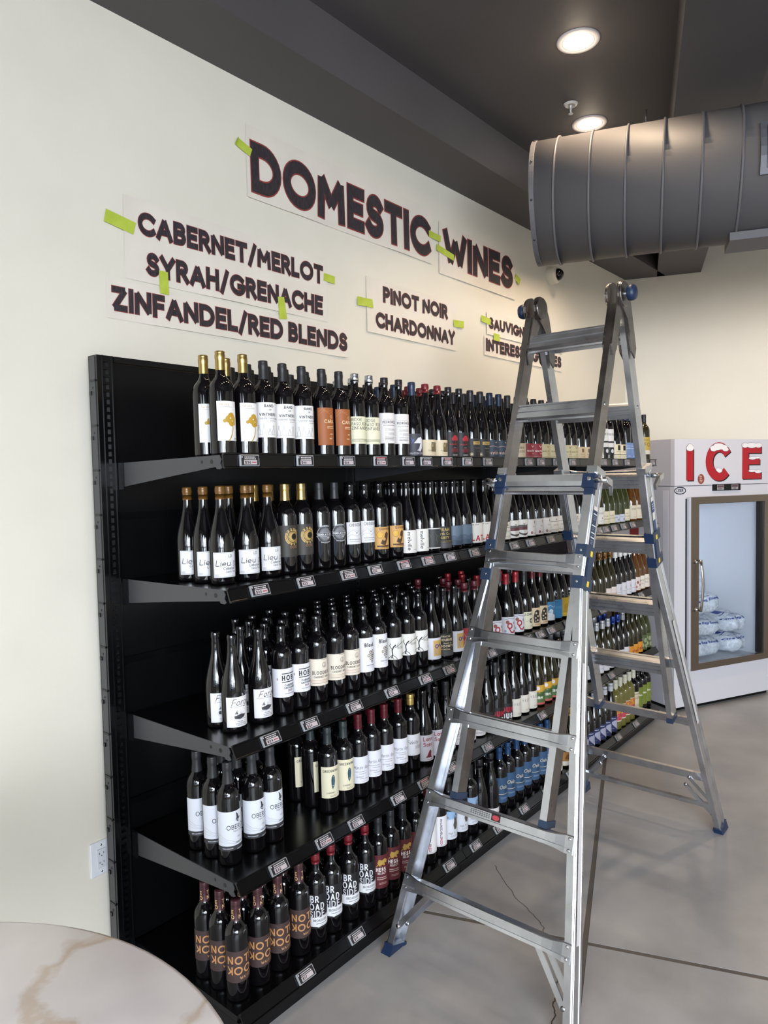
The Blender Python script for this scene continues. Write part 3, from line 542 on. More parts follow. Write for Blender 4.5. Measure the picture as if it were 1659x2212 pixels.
D['blac'] = ('b', 'dark', GCAP, 54, 96, 126, '#dedce2', 'wine bottle with tall torn-edge white label', [T('Black', -24, 92, 15, '#1d1b20', .2, ws=.8), ('ring', 0, 72, 6, 3, '#6b5a38'), ('ring', 12, 74, 6, 3, '#5c4c30'), ('ring', -8, 60, 6, 3, '#8a7a50'), ('ring', 6, 60, 6, 3, '#4f4028'), ('ring', 18, 62, 6, 3, '#5c4c30'), ('ring', 0, 48, 5, 2.6, '#6b5a38'), ('ring', 12, 49, 6, 3, '#4f4028'), ('ring', 7, 37, 5, 2.6, '#5c4c30'), T('PINOT NOIR', -18, 22, 4.5, '#444', .16), TL(-4, 16, 1, 1.6, '#999', 28)])
D['bedr'] = ('b', 'dark', GCAP, 66, 150, 84, '#dedcd6', 'wine bottle with white label and bare vine drawing', [('poly', [(-30,8),(-26,22),(-28,36),(-22,50),(-14,56)], 4.5, '#17171a'), ('poly', [(-28,40),(-38,54),(-34,62)], 2.4, '#17171a'), ('poly', [(-22,50),(-10,48),(6,58),(24,62),(44,60)], 2.2, '#17171a'), ('poly', [(-6,54),(-2,64)], 1.6, '#17171a'), ('poly', [(16,60),(20,68)], 1.6, '#17171a'), ('poly', [(-48,4),(-38,10),(-30,16)], 2, '#17171a'), ('poly', [(-26,18),(-14,10),(-8,2)], 2.2, '#17171a'), ('poly', [(-28,12),(-22,2)], 1.6, '#17171a'), T('BEDROCK', -6, 40, 9, '#8f8d88', .14, ws=.8), TL(16, 16, 2, 3, '#9a9894', 24)])
D['purp'] = ('g', 'dark', GCAP, 16, 90, 88, '#d6d6de', 'wine bottle with label of purple swirl on orange', [('rect', -12, 42, 14, 78, '#d0a862'), ('ring', 4, 54, 9, 4, '#4a4a94'), ('poly', [(10,50),(20,62),(28,48),(40,64)], 4, '#4a4a94'), ('poly', [(2,44),(-4,30),(4,18)], 3.4, '#9a9ab8')])
D['monk'] = ('g', 'dark', GCAP, 14, 112, 94, '#2c2a27', 'wine bottle with dark hand-lettered label', [T('GRENACHE', -50, 78, 8, '#d6c5a2', .2), T('MOURVE', -44, 62, 11, '#e0cfae', .22), T('North Co', -24, 50, 7, '#cdbb98', .18), T('SOCIETY', -36, 36, 10, '#e0cfae', .22), T('SONOMA', -36, 24, 7, '#cdbb98', .2), ('rect', -56, 56, 0, 20, '#4c4c4e')])
D['redl'] = ('g', 'dark', ('#5a1c26', 40, 0, .35, 0), 14, 92, 90, '#a22330', 'wine bottle with crimson label', [('poly', [(-30,20),(-14,48),(-26,70)], 2, '#d88a84'), ('ring', 8, 44, 20, 1.6, '#d88a84')])
D['drag'] = ('g', 'dark', REDS, 10, 92, 86, '#cfcfd6', 'red-capped wine bottle with grey label and red dragon', [('ring', -6, 44, 15, 7, '#a8262e'), ('poly', [(-10,30),(0,14),(14,12),(20,22),(30,10)], 6, '#a8262e'), ('disc', -18, 62, 9, '#8a4a3a'), ('disc', 20, 56, 7, '#8a8a94'), ('disc', 28, 40, 6, '#9d8d8a'), ('disc', -30, 20, 6, '#9a9aa4'), ('poly', [(-30,74),(-10,80),(20,76)], 3, '#8f8f9a')])
D['jchr'] = ('g', 'dark', BLKC, 10, 92, 84, '#d3cfb6', 'black-capped wine bottle with cream sunburst label', [T('J.CHRIS', -28, 66, 12, '#2b2a22', .2, ws=.85), ('ring', 12, 40, 12, 6, '#2f2e28'), ('disc', 12, 40, 5, '#d3cfb6'), TL(-20, 38, 1, 2, '#7c7a68', 16), TL(2, 14, 1, 2.6, '#6d6b5a', 30)])
D['stam'] = ('g', 'dark', BUR, 10, 92, 92, '#cdb796', 'burgundy-capped wine bottle with kraft label and black print', [('blob', [(-16,18),(-20,44),(-12,76),(2,84),(18,76),(14,58),(22,40),(14,18)], '#241f1b'), ('disc', -4, 66, 5, '#cdb796'), ('disc', 6, 50, 5, '#cdb796'), ('disc', -8, 42, 4, '#cdb796'), ('disc', 4, 30, 5, '#cdb796'), ('disc', -8, 26, 3, '#cdb796'), TL(-12, 8, 1, 4, '#7a3a30', 30)])
D['blua'] = ('g', 'dark', GCAP, 14, 96, 96, '#3f86b8', 'wine bottle with sky blue and white wave label', [('blob', [(-48,0),(-48,40),(-24,44),(-8,60),(8,52),(4,34),(20,24),(18,0)], '#dfe6ec'), ('poly', [(-30,70),(-10,78),(12,66),(30,76)], 3, '#bcd6e6')])
D['bluf'] = ('g', 'dark', GCAP, 14, 110, 96, '#2f7db4', 'wine bottle with solid sky blue label', [T('ARO', -30, 82, 8, '#1d4a78', .2), TL(-36, 60, 4, 2, '#6aa6cc', 60)])
D['ylwl'] = ('g', 'dark', GCAP, 12, 100, 98, '#cfae2c', 'wine bottle with mustard yellow label', [('blob', [(-20,20),(-10,60),(10,70),(24,40),(10,16)], '#b8951f')])
D['lzze'] = ('g', 'olive', WAX, 10, 92, 60, '#ddd4cc', 'olive wine bottle with white scripted label', [T('Lzzee', -34, 16, 18, '#2c2a28', .09, .2)])
D['lzzr'] = ('g', 'olive', WAX, 10, 92, 76, '#e0d3cc', 'olive wine bottle with blush label and red script', [T('Lzzee', -34, 28, 18, '#c04a44', .1, .2), TL(-20, 14, 2, 2, '#d08a84', 40)])
D['sowh'] = ('g', 'dark', WHC, 10, 92, 82, '#d4d2da', 'white-capped wine bottle with white initials label', [T('SO', 4, 44, 16, '#3a3a40', .09), TL(-22, 30, 1, 2.4, '#77757c', 40), TL(0, 12, 1, 2.4, '#8a888f', 30)])
D['flor'] = ('g', 'amber', GCAP, 12, 92, 84, '#d8ccc6', 'rose wine bottle with floral label', [('disc', -10, 50, 9, '#8a5a52'), ('disc', 8, 34, 8, '#a8756a'), ('disc', 18, 58, 7, '#6d4a48'), ('disc', -20, 22, 7, '#b0564a')])
D['rosw'] = ('g', 'amber', GCAP, 12, 92, 84, '#e0d8cc', 'rose wine bottle with white dotted label', [T('DOC', -22, 48, 12, '#2c2a28', .12), T('BAL', -20, 28, 12, '#8a8378', .12)])
# fourth shelf
D['ober'] = ('b', 'dark', ('#232427', 62, 0, .42, 0), 46, 128, 116, '#dde0e8', 'black-capped wine bottle with white bird label', [('rect', -64, 64, 0, 14, '#35363a'), ('blob', [(2,88),(6,96),(4,112),(12,104),(14,94),(20,96),(12,86),(14,80)], '#3c3c40'), T('OBERON', -28, 62, 14, '#2f2f34', .13, tr=.18), T('Napa Valley', -8, 54, 6, '#55555c', .09, .3), ('poly', [(-60,48),(-46,44),(-30,34),(-14,30),(4,22),(30,24)], .7, '#9ea1aa'), ('poly', [(-60,40),(-40,34),(-24,26),(0,20)], .7, '#aeb1ba'), ('poly', [(-60,30),(-30,24),(10,18)], .7, '#b9bcc4'), T('2020', 6, 36, 4.5, '#55555c', .1, .3), T('MERLOT', 0, 19, 5.5, '#44444a', .14), TL(-44, 5.5, 1, 3.4, '#b9bac0', 34), TL(4, 3, 4, 1.4, '#c9cad0', 26)])
D['gree'] = ('b', 'dark', GREN, 56, 84, 112, '#ddd5b8', 'green-banded wine bottle with cream feather label', [T('GREENWING', -34, 92, 9.5, '#3a3c38', .16, ws=.8), ('blob', [(2,30),(-2,44),(-3,64),(0,78),(6,82),(11,76),(12,58),(9,42)], '#24465a'), ('poly', [(3,32),(5,50),(6,78)], 1, '#5c8296'), T('CABERNET', -22, 16, 5, '#3a3c38', .16), TL(-8, 9, 2, 2.2, '#8a8468', 24)])
D['mart'] = ('b', 'dark', BUR, 54, 108, 98, '#dbdae2', 'burgundy-capped wine bottle with white script label', [T('Martin Ray', -30, 52, 12.5, '#3d3b46', .085, .4, .8), TL(-24, 42, 1, 3, '#8f8d98', 46), TL(-8, 34, 1, 3, '#8f8d98', 30), T('Synthesis', -20, 22, 6, '#4a4854', .1, .35), TL(-4, 16, 1, 2.6, '#77757f', 30), TL(0, 6, 1, 2, '#aaa8b2', 24)])
D['fide'] = ('b', 'dark', LGLD, 62, 112, 84, '#dcdade', 'gold-capped wine bottle with white script label', [('frame', 3, .4, '#a9a7ac'), ('ring', -44, 66, 6, 1.2, '#b04a58'), T('Fidelity', -36, 46, 15, '#2f2d34', .085, .4, .8), TL(0, 36, 3, 2.4, '#77757c', 34)])
D['land'] = ('g', 'dark', GCAP, 14, 92, 106, '#d8d4dc', 'wine bottle with white label and red block lettering', [T('Lann', -22, 82, 17, '#9a1f33', .16), T('Sanz', -22, 60, 17, '#9a1f33', .16), ('blob', [(-14,14),(-6,22),(0,34),(8,46),(16,40),(14,22),(18,12)], '#7a3038'), TL(-6, 6, 1, 2.4, '#a05a64', 30)])
D['circ'] = ('g', 'dark', BLKC, 12, 92, 92, '#d3d0d2', 'wine bottle with white label and ringed monogram', [('ring', -14, 46, 10, 1, '#2f2d30'), T('d', -17, 42, 9, '#2f2d30', .16), T('AV', -24, 66, 10, '#1d1b1e', .24), TL(-20, 26, 2, 2.4, '#8a878a', 30)])
D['whlo'] = ('g', 'dark', GCAP, 6, 92, 52, '#dcd8d8', 'wine bottle with low white label', [T('DOM', -36, 26, 10, '#2b292c', .18), TL(-30, 14, 2, 2.4, '#88858a', 44)])
D['gubu'] = ('g', 'dark', BLKC, 8, 104, 84, '#1d1b1e', 'wine bottle with black label and chunky red-white letters', [T('GUM', -44, 42, 26, '#b02038', .28, ws=.8), T('BUS', -40, 12, 26, '#dcd8da', .28, ws=.8), TL(-8, 5, 1, 3, '#a8a4a8', 20)])
D['ayrw'] = ('g', 'dark', GCAP, 8, 92, 86, '#d9d3c8', 'wine bottle with ivory spaced-letter label', [T('AYRES', -36, 52, 13, '#44403c', .09, tr=.42), TL(-2, 14, 2, 2.2, '#8d877f', 28)])
D['cbmg'] = ('g', 'olive', GCAP, 8, 104, 98, '#4f6b3c', 'olive wine bottle with green hills and sun label', [('blob', [(-52,60),(-30,66),(-10,58),(16,70),(52,62),(52,98),(-52,98)], '#cf9f33'), ('disc', -18, 82, 10, '#e8dfe0'), ('blob', [(-52,44),(-30,60),(-8,52),(20,64),(52,50),(52,40),(-52,36)], '#3c5c30'), T('CBM', -34, 28, 14, '#e4e2d4', .26), ('rect', -52, 52, 0, 10, '#c05a58')])
D['whit'] = ('g', 'dark', ('#8d8f94', 45, 1, .35, .3), 10, 92, 78, '#d0cfd6', 'grey-capped wine bottle with plain white label', [TL(-24, 46, 1, 4, '#8a8890', 44), TL(-8, 30, 2, 2.2, '#9a98a0', 30)])
D['whca'] = ('g', 'olive', ('#b9bbc0', 46, 1, .3, .4), 10, 92, 70, '#d6d6dc', 'silver-capped wine bottle with white label', [TL(-24, 44, 1, 4, '#77757c', 44), TL(-8, 28, 2, 2.2, '#9a98a0', 30)])
D['blca'] = ('g', 'dark', BCAP, 10, 92, 76, '#d8d8de', 'royal-blue-capped wine bottle with white label', [TL(-24, 46, 1, 4, '#5a5a70', 44), ('poly', [(0,50),(10,60),(20,50)], 1.4, '#5a5a66'), TL(-8, 30, 2, 2.2, '#9a98a0', 30)])
D['oran'] = ('g', 'olive', GCAP, 10, 104, 66, '#d08a24', 'olive wine bottle with orange lettered label', [T('Evoluc', -46, 14, 24, '#9c3a1c', .24, ws=.8)])
D['clov'] = ('g', 'green', GCAP, 10, 110, 96, '#4c5a34', 'green wine bottle with dotted moss green label', [('disc', -30, 66, 15, '#8f9a74'), ('disc', 4, 60, 15, '#8f9a74'), ('disc', -24, 28, 15, '#8f9a74'), ('disc', 12, 24, 15, '#8f9a74')])
# bottom shelf
D['note'] = ('b', 'dark', BRW, 62, 112, 96, '#40302f', 'brown wine bottle with big tan upside-down lettering', [T('NOTE', -46, 56, 25, '#c08a58', .18, ws=1.05, tr=.2), ('ft', 'BOOK', -46, 24, 25, '#c08a58', .18), T('WA', -6, 9, 9, '#c89a6c', .13), ('rect', 14, 15, 8, 19, '#c89a6c'), TL(18, 16, 2, 3, '#a8805c', 22)])
D['broa'] = ('b', 'dark', REDC, 56, 118, 118, '#15151a', 'red-capped wine bottle with white serif letters on black', [('blob', [(-59,6),(-40,10),(-10,4),(20,9),(59,5),(59,48),(20,44),(-20,42),(-59,40)], '#dcdce0'), T('BR', -38, 90, 24, '#dedee2', .16, ws=.85), T('OAD', -42, 64, 24, '#dedee2', .16, ws=.72), T('SIDE', -42, 38, 24, '#c9c9ce', .16, ws=.8), T('BROADSIDE', -28, 24, 8.5, '#2b2b30', .14, ws=.75), TL(-18, 16, 1, 3, '#4a4a50', 40), TL(-2, 10, 1, 2, '#77777c', 26)])
D['hess'] = ('b', 'dark', ('#202023', 58, 0, .42, 0), 44, 118, 126, '#571b23', 'black-capped wine bottle with maroon lion label', [('blob', [(-16,96),(-10,110),(2,106),(14,112),(26,104),(22,94),(12,96),(16,84),(2,90),(-8,84)], '#b08d42'), ('poly', [(-20,84),(-10,92),(-2,86)], 3, '#b08d42'), T('HESS', -22, 64, 15, '#e2ddd8', .18, ws=.8), T('SELECT', -16, 53, 8, '#d3cbc6', .18, ws=.9), TL(-18, 40, 2, 4, '#c9b0aa', 40), TL(-10, 20, 2, 2.6, '#b8958f', 30)])
D['incr'] = ('b', 'dark', ('#5c1520', 30, 0, .35, 0), 44, 104, 126, '#dcdade', 'wine bottle with white label and vertical red wording', [('vt', 'INCREDIBLE', -14, 116, 10, '#2b292e', .18), ('vt', 'RED', -14, 36, 10, '#a8323e', .2), ('ring', -8, 10, 4, .8, '#8a888c'), ('rect', -52, 52, 4, 4.8, '#5a585c')])
D['high'] = ('b', 'dark', BLKC, 44, 116, 120, '#d3d6e0', 'wine bottle with mountain photograph label', [('blob', [(-58,86),(-30,80),(0,88),(30,82),(58,88),(58,120),(-58,120)], '#8fb0d4'), ('blob', [(10,40),(4,60),(10,78),(6,96),(20,112),(30,96),(26,80),(30,58),(22,40)], '#55504e'), ('blob', [(-50,96),(-30,104),(-12,92),(-30,88)], '#8a7a78'), T('High N', -18, 22, 9, '#55534e', .1), TL(-10, 14, 2, 2.4, '#9a98a0', 36)])
D['dark'] = ('g', 'dark', ('#1c1b1e', 44, 0, .4, 0), 20, 80, 70, '#141316', 'plain black wine bottle with faint dark label', [TL(-10, 40, 1, 3, '#333136', 24)])
D['evol'] = ('g', 'dark', ('#1c1b1e', 44, 0, .4, 0), 6, 100, 46, '#dcd6d6', 'black wine bottle with low white red-lettered label', [T('Evolution', -46, 10, 20, '#9a2036', .13, 0, .8), TL(-40, 38, 1, 2, '#9a9496', 30)])
D['oslo'] = ('b', 'dark', ('#1f3f66', 55, 0, .4, .2), 50, 140, 116, '#2f4f72', 'blue-capped wine bottle with steel blue label', [T('Oslo', -26, 64, 17, '#d6c9a8', .12, .3), ('disc', 8, 52, 10, '#27435f', ), ('rect', -70, 70, 38, 40, '#d0ccc0'), ('rect', -70, 70, 35, 38, '#12181f'), TL(-20, 22, 2, 2.4, '#8aa0b8', 40)])
D['mixd'] = ('g', 'olive', ('#8a6a2a', 45, 0, .35, .4), 12, 100, 74, '#a8763a', 'olive wine bottle with copper and cream label', [('rect', -50, 50, 0, 24, '#d6d2c6'), ('blob', [(-20,36),(-4,60),(20,64),(30,44),(10,32)], '#7a4a24')])
D['navy'] = ('g', 'dark', ('#c9cbd2', 46, 1, .35, 0), 12, 108, 92, '#232d58', 'white-capped wine bottle with navy and lilac label', [('blob', [(-20,66),(10,72),(26,60),(20,40),(34,26),(30,6),(-6,30),(-26,50)], '#a9abc4'), TL(-40, 78, 1, 5, '#c9cbe0', 44), ('disc', 22, 18, 8, '#c9c6cc'), TL(-48, 20, 1, 3, '#7a80a8', 40)])
D['pink'] = ('b', 'pale', OFFW, 52, 92, 92, '#d8cfb8', 'pale wine bottle with orange-pink dotted label', [('rect', -42, 42, 44, 88, '#c8832c'), ('rect', -42, 42, 6, 46, '#b8405c')] + [('disc', -38 + 13*i + (j % 2)*6, 12 + 12*j, 3.6, ['#b8405c', '#d8a23a', '#c85a50'][(i + j) % 3]) for i in range(6) for j in range(7)])
D['beig'] = ('b', 'dark', OFFW, 50, 96, 112, '#cfc4a8', 'wine bottle with beige text label', [TL(-34, 96, 1, 5, '#4a4234', 60), TL(-34, 80, 4, 2.4, '#8a8068', 60), TL(-34, 30, 4, 2.4, '#8a8068', 60)])
D['grnl'] = ('b', 'dark', ('#17181a', 45, 0, .4, 0), 46, 130, 128, '#6f7f2c', 'wine bottle with lime green label', [T('ANNA', -40, 70, 13, '#e0e2d2', .2), T('V', 10, 40, 8, '#e0e2d2', .18), T('G', 12, 26, 8, '#e0e2d2', .18)])

def lighten(m): return m
def label_mesh(key):
    sh, gl, cap, z0, wd, ht, paper, desc, items = D[key]
    R = SHAPES[sh][1]*1000; b = MB(); off = [0.35]
    Rmax = min(wd, 2*PI*R*.86)
    zlim = 190 if sh != 'g' else 112
    def P(u, v, e):
        z = (z0 + v)/1000.0; r = R
        if sh == 'g' and z0 + v > 112: 
            pr = SHAPES['g'][0]
            for (r0, za), (r1, zb) in zip(pr[4:], pr[5:]):
                if za <= z <= zb: r = 1000*(r0 + (r1-r0)*(z-za)/(zb-za)); break
        a = u/R; rr = (r + e)/1000.0
        return (rr*math.sin(a), -rr*math.cos(a), z)
    def rect(u0, u1, v0, v1, c, e):
        n = max(1, int(math.ceil(abs(u1-u0)/6.0))); b.use(mat(c, .55), True)
        nv = max(1, int(math.ceil((v1-v0)/20.0))) if (sh == 'g' and z0 + v1 > 112) else 1
        for j in range(nv):
            va = v0 + (v1-v0)*j/nv; vb = v0 + (v1-v0)*(j+1)/nv
            vs = []; fs = []
            for i in range(n+1):
                u = u0 + (u1-u0)*i/n; vs += [P(u, va, e), P(u, vb, e)]
            for i in range(n): fs.append((2*i, 2*i+2, 2*i+3, 2*i+1))
            b.add(vs, fs)
    def quads(qs, c, e, du=0, dv=0):
        b.use(mat(c, .55), True)
        for q in qs: b.add([P(p.x + du, p.y + dv, e) for p in q], [(0,1,2,3)])
    cl = lambda u: max(-Rmax/2, min(Rmax/2, u))
    if paper: rect(-Rmax/2, Rmax/2, 0, ht, paper, .3)
    e = .45
    for it in items:
        e += .05; k = it[0]
        if k == 't':
            _, s_, x, y, h, c, w_, sl, ws, al, tr = it
            qs, tw = text2d(s_, h, w_, tr, maxseg=5.0, slant=sl, wscale=ws*.8); quads([q for q in qs if x + max(p.x for p in q) < Rmax/2], c, e, x, y)
        elif k == 'ft':                                     # turned half round
            _, s_, x, y, h, c, w_ = it
            qs, tw = text2d('OOK', h, w_, .18, maxseg=5.0, wscale=.72); 
            qs2, t2 = text2d('K', h, w_, .18, maxseg=5.0, wscale=.9)
            quads([tuple(Vector((t2 - p.x, h - p.y)) for p in reversed(q)) for q in qs2], c, e, x, y)
            qs3, t3 = text2d('OO', h, w_, .18, maxseg=5.0, wscale=.9)
            quads(qs3, c, e, x + t2 + 4, y)
        elif k == 'vt':                                     # reads downwards
            _, s_, x, y, h, c, w_ = it
            qs, tw = text2d(s_, h, w_, .14, maxseg=5.0); quads([tuple(Vector((x + p.y, y - p.x)) for p in q) for q in qs], c, e)
        elif k == 'rect': rect(cl(it[1]), cl(it[2]), it[3], min(it[4], ht), it[5], e)
        elif k == 'disc':
            b.use(mat(it[4], .55), True); _, x, y, r, c = it[:5]; n = 14
            vs = [P(x, y, e)]; nr = max(1, int(math.ceil(r/5.0))); rings = [r*(q+1)/nr for q in range(nr)]
            for q in rings: vs += [P(x + q*math.cos(2*PI*i/n), y + q*math.sin(2*PI*i/n), e) for i in range(n)]
            b.add(vs, [(0, 1+i, 1+(i+1) % n) for i in range(n)] + [(1+q*n+i, 1+q*n+n+i, 1+q*n+n+(i+1) % n, 1+q*n+(i+1) % n) for q in range(nr-1) for i in range(n)])
        elif k == 'ring':
            _, x, y, r, w_, c = it; quads(stroke([(x + (r-w_/2)*math.cos(2*PI*i/18), y + (r-w_/2)*math.sin(2*PI*i/18)) for i in range(19)], w_/2), c, e)
        elif k == 'poly': quads(stroke(it[1], it[2]/2, maxseg=6.0), it[3], e)
        elif k == 'blob':                                   # fan in slices so it follows the glass
            pts = it[1]; c = it[2]; b.use(mat(c, .55), True)
            ys = [p[1] for p in pts]; y0, y1 = min(ys), max(ys); ns = 14
            for i in range(ns):
                ya = y0 + (y1-y0)*i/ns; yb = y0 + (y1-y0)*(i+1)/ns
                def span(yv):
                    yv = min(max(yv, y0 + 1e-4), y1 - 1e-4); xs = []
                    for j in range(len(pts)):
                        a, d_ = pts[j], pts[(j+1) % len(pts)]
                        if (a[1] - yv)*(d_[1] - yv) < 0: xs.append(a[0] + (d_[0]-a[0])*(yv-a[1])/(d_[1]-a[1]))
                    xs.sort(); return xs
                sa, sb = span(ya + 1e-3), span(yb - 1e-3)
                if len(sa) != len(sb):
                    sa = [sa[0], sa[-1]] if len(sa) > 1 else sa; sb = [sb[0], sb[-1]] if len(sb) > 1 else sb
                for j in range(0, min(len(sa), len(sb)) - 1, 2):
                    a0, a1, b0, b1 = cl(sa[j]), cl(sa[j+1]), cl(sb[j]), cl(sb[j+1]); n = max(1, int(max(a1-a0, b1-b0)/6))
                    for t in range(n): b.add([P(a0+(a1-a0)*t/n, ya, e), P(a0+(a1-a0)*(t+1)/n, ya, e), P(b0+(b1-b0)*(t+1)/n, yb, e), P(b0+(b1-b0)*t/n, yb, e)], [(0,1,2,3)])
        elif k == 'frame':
            m_, w_, c = it[1:]; a = Rmax/2 - m_
            for r_ in ((-a, a, m_, m_+w_), (-a, a, ht-m_-w_, ht-m_), (-a, -a+w_, m_, ht-m_), (a-w_, a, m_, ht-m_)): rect(*r_, c, e)
        elif k == 'lines':
            _, x, y, n, h, c, ln = it; rs = random.Random(int(abs(x*7 + y*13 + ln)))
            for i in range(n):
                xx = x; yy = y - i*h*1.8
                while xx < x + ln:
                    l = rs.uniform(1.2, 4.5); 
                    if xx + l < Rmax/2 and yy > 0: rect(xx, xx + l, yy, yy + h*.75, c, e)
                    xx += l + .9
    return b.mesh('bottle_label')
def cap_mesh(key):
    sh, gl, cap = D[key][:3]
    col, zl, screw, ro, me = cap
    if zl == 0: return None
    b = MB().use(mat(col, ro, me), True); b.lathe(cap_prof(sh, zl/1000.0, screw=bool(screw)), 22)
    if key == 'ober': b.use(mat('#b9a56a', .3, 1.0)); b.lathe([(.0153, .2375), (.0155, .2395), (.0152, .2415)], 22)
    if key == 'gree': b.use(mat('#2f5a58', .4)); b.lathe([(.0154, .2440), (.0156, .2460), (.0153, .2490)], 22)
    if key == 'note':                                       # lettering running round the sleeve
        b.use(mat('#d8b080', .5)); H = .300
        for j, ch in enumerate('NOKOTBOE'):
            qs, tw = text2d(ch, .013, .18, .1, maxseg=.003, wscale=.8); a0 = (j % 4)*PI/2 + (0.5 if j > 3 else 0.5); zb = .246 if j < 4 else .262
            for q in qs: b.add([(.0162*math.sin(a0 + (p.x - tw/2)/.0162), -.0162*math.cos(a0 + (p.x - tw/2)/.0162), zb + p.y) for p in q], [(0,1,2,3)])
    return b.mesh('capsule')
ME = {}
def parts_for(key):
    if key not in ME:
        sh, gl = D[key][:2]; gk = ('g', sh, gl)
        if gk not in ME: ME[gk] = shape_mesh(sh, gl)
        ME[key] = (ME[gk], cap_mesh(key), label_mesh(key))
    return ME[key]
ROWS = """vice 1.382 vice 1.470 band 1.552 band 1.635 band 1.722 cara 1.820 cara 1.908 ridge 1.992 ridge 2.071 pedr 2.161 pedr 2.249 matt 2.333 fail 2.424 fail 2.509 tree 2.591 tree 2.673 twom 2.762 twom 2.843 love 2.924 love 3.005 cc 3.087 cc 3.180 wred 3.261 wred 3.346 walt 3.430 walt 3.517 walt 3.599 walt 3.680 walt 3.761 tanw 3.857 tanw 3.944 tanw 4.025 crm 4.106 assy 4.187 assy 4.269 crsq 4.372 crsq 4.463 blu 4.554 blu 4.630 blu 4.718 ylw 4.898
lieu 1.402 lieu 1.503 lieu 1.598 ocre 1.677 ocre 1.753 gund 1.840 gund 1.917 obsi 1.998 obsi 2.078 quiv 2.158 quiv 2.249 melv 2.330 melv 2.411 hors 2.492 syra 2.573 hill 2.654 hill 2.735 latl 2.817 latl 2.898 latl 2.979 crm 3.060 swir 3.141 swir 3.222 rdot 3.303 rdot 3.384 rdot 3.465 crm 3.546 crm 3.628 crm 3.709 crm 3.790 rdot 3.871 rdot 3.952 rdot 4.033 pal 4.114 gcrm 4.195 gcrm 4.276 ggrn 4.357 ggrn 4.439 gcrm 4.520 ambr 4.643 ambr 4.743
forg 1.416 forg 1.525 hobo 1.625 hobo 1.704 bloo 1.789 bloo 1.879 bloo 1.960 blac 2.040 blac 2.121 bedr 2.212 bedr 2.300 bedr 2.381 purp 2.467 monk 2.556 purp 2.637 redl 2.718 redl 2.799 monk 2.880 drag 2.962 drag 3.075 drag 3.167 jchr 3.250 stam 3.332 stam 3.413 blua 3.494 bluf 3.575 ylwl 3.656 ylwl 3.737 lzze 3.818 lzze 3.899 lzze 3.980 lzze 4.061 lzze 4.143 lzzr 4.224 lzzr 4.305 sowh 4.386 sowh 4.467 sowh 4.548 sowh 4.629 flor 4.714 rosw 4.795 rosw 4.880
ober 1.384 ober 1.484 ober 1.563 gree 1.832 gree 1.915 mart 1.995 mart 2.072 mart 2.148 mart 2.235 fide 2.316 land 2.401 land 2.482 circ 2.563 circ 2.644 whlo 2.725 whlo 2.806 gubu 2.888 gubu 2.969 gubu 3.050 ayrw 3.131 ayrw 3.212 ayrw 3.293 cbmg 3.374 cbmg 3.455 cbmg 3.536 cbmg 3.617 whit 3.699 whit 3.780 whit 3.861 whit 3.942 whit 4.023 whca 4.104 whca 4.185 whca 4.266 blca 4.347 blca 4.428 whit 4.510 oran 4.591 oran 4.672 oran 4.753 clov 4.834 clov 4.915
note 1.363 note 1.452 note 1.539 note 1.635 broa 1.716 broa 1.793 broa 1.885 broa 1.978 hess 2.055 hess 2.131 hess 2.208 hess 2.288 incr 2.376 incr 2.452 high 2.529 high 2.616 high 2.699 dark 2.781 evol 2.879 oslo 2.960 oslo 3.039 oslo 3.125 oslo 3.205 oslo 3.288 oslo 3.374 oslo 3.452 mixd 3.544 mixd 3.641 mixd 3.722 navy 3.803 navy 3.884 navy 3.965 navy 4.046 navy 4.128 navy 4.209 navy 4.300 pink 4.379 pink 4.456 pink 4.533 pink 4.609 beig 4.686 grnl 4.762 grnl 4.839 grnl 4.915""".split('\n')
Y0 = [1.80, 1.85, 1.83, 1.83, 1.785]; DEEP = [2, 2, 3, 2, 2]
ROWN = ['front', 'second', 'third', 'fourth']
bl = []                                                    # (distance, shelf, row, column number, key, x, y)
for s, row in enumerate(ROWS):
    t = row.split(); col = list(zip(t[::2], map(float, t[1::2])))
    for i, (key, x) in enumerate(col):
        y0 = Y0[s] + (1.757 - Y0[s])*min(1, max(0, (x-1.6)/2.6))
        R = SHAPES[D[key][0]][1]
        nd = DEEP[s]
        if s == 0: nd = 1 if i < 2 else 2
        if s == 1: nd = 2 if i == 0 else (1 if i < 3 else 2)
        if s == 2: nd = 1 if i < 2 else 3
        if s == 3: nd = 2
        for r in range(nd + 1):
            if r and x > 2.6 and random.random() < .16: continue
            if s == 2 and r > 1 and i > 4 and random.random() < .35: continue
            if r > 1 and x > 3.6: continue
            y = y0 + r*(2*R + .008) + (random.uniform(-.004, .004) if r else 0)
            if s == 3 and key == 'gree' and i == 4 and r: continue
            bl.append((math.hypot(x, y) + (100*0 if r == 0 else 0), s, r, i, key, x + random.uniform(-.0006, .0006), y))
front = [b for b in bl if b[2] == 0]; back = sorted([b for b in bl if b[2]], key=lambda b: b[0])
single = front + back[:300 - len(front)]; rest = back[300 - len(front):]
TURN = dict(vice=-.14, band=-.42, lieu=-.30, ober=-.08, hobo=-.18, ocre=-.1, gund=-.05, obsi=-.2, cara=-.2, ridge=-.3, forg=-.15, blac=-.1, bedr=-.25, note=-.36, broa=-.36, hess=-.55, mart=-.6, gree=-.35)
def zat(s, y): return (ZR[s] + (YB - y)*TILT + .0006) if s < 4 else .0956
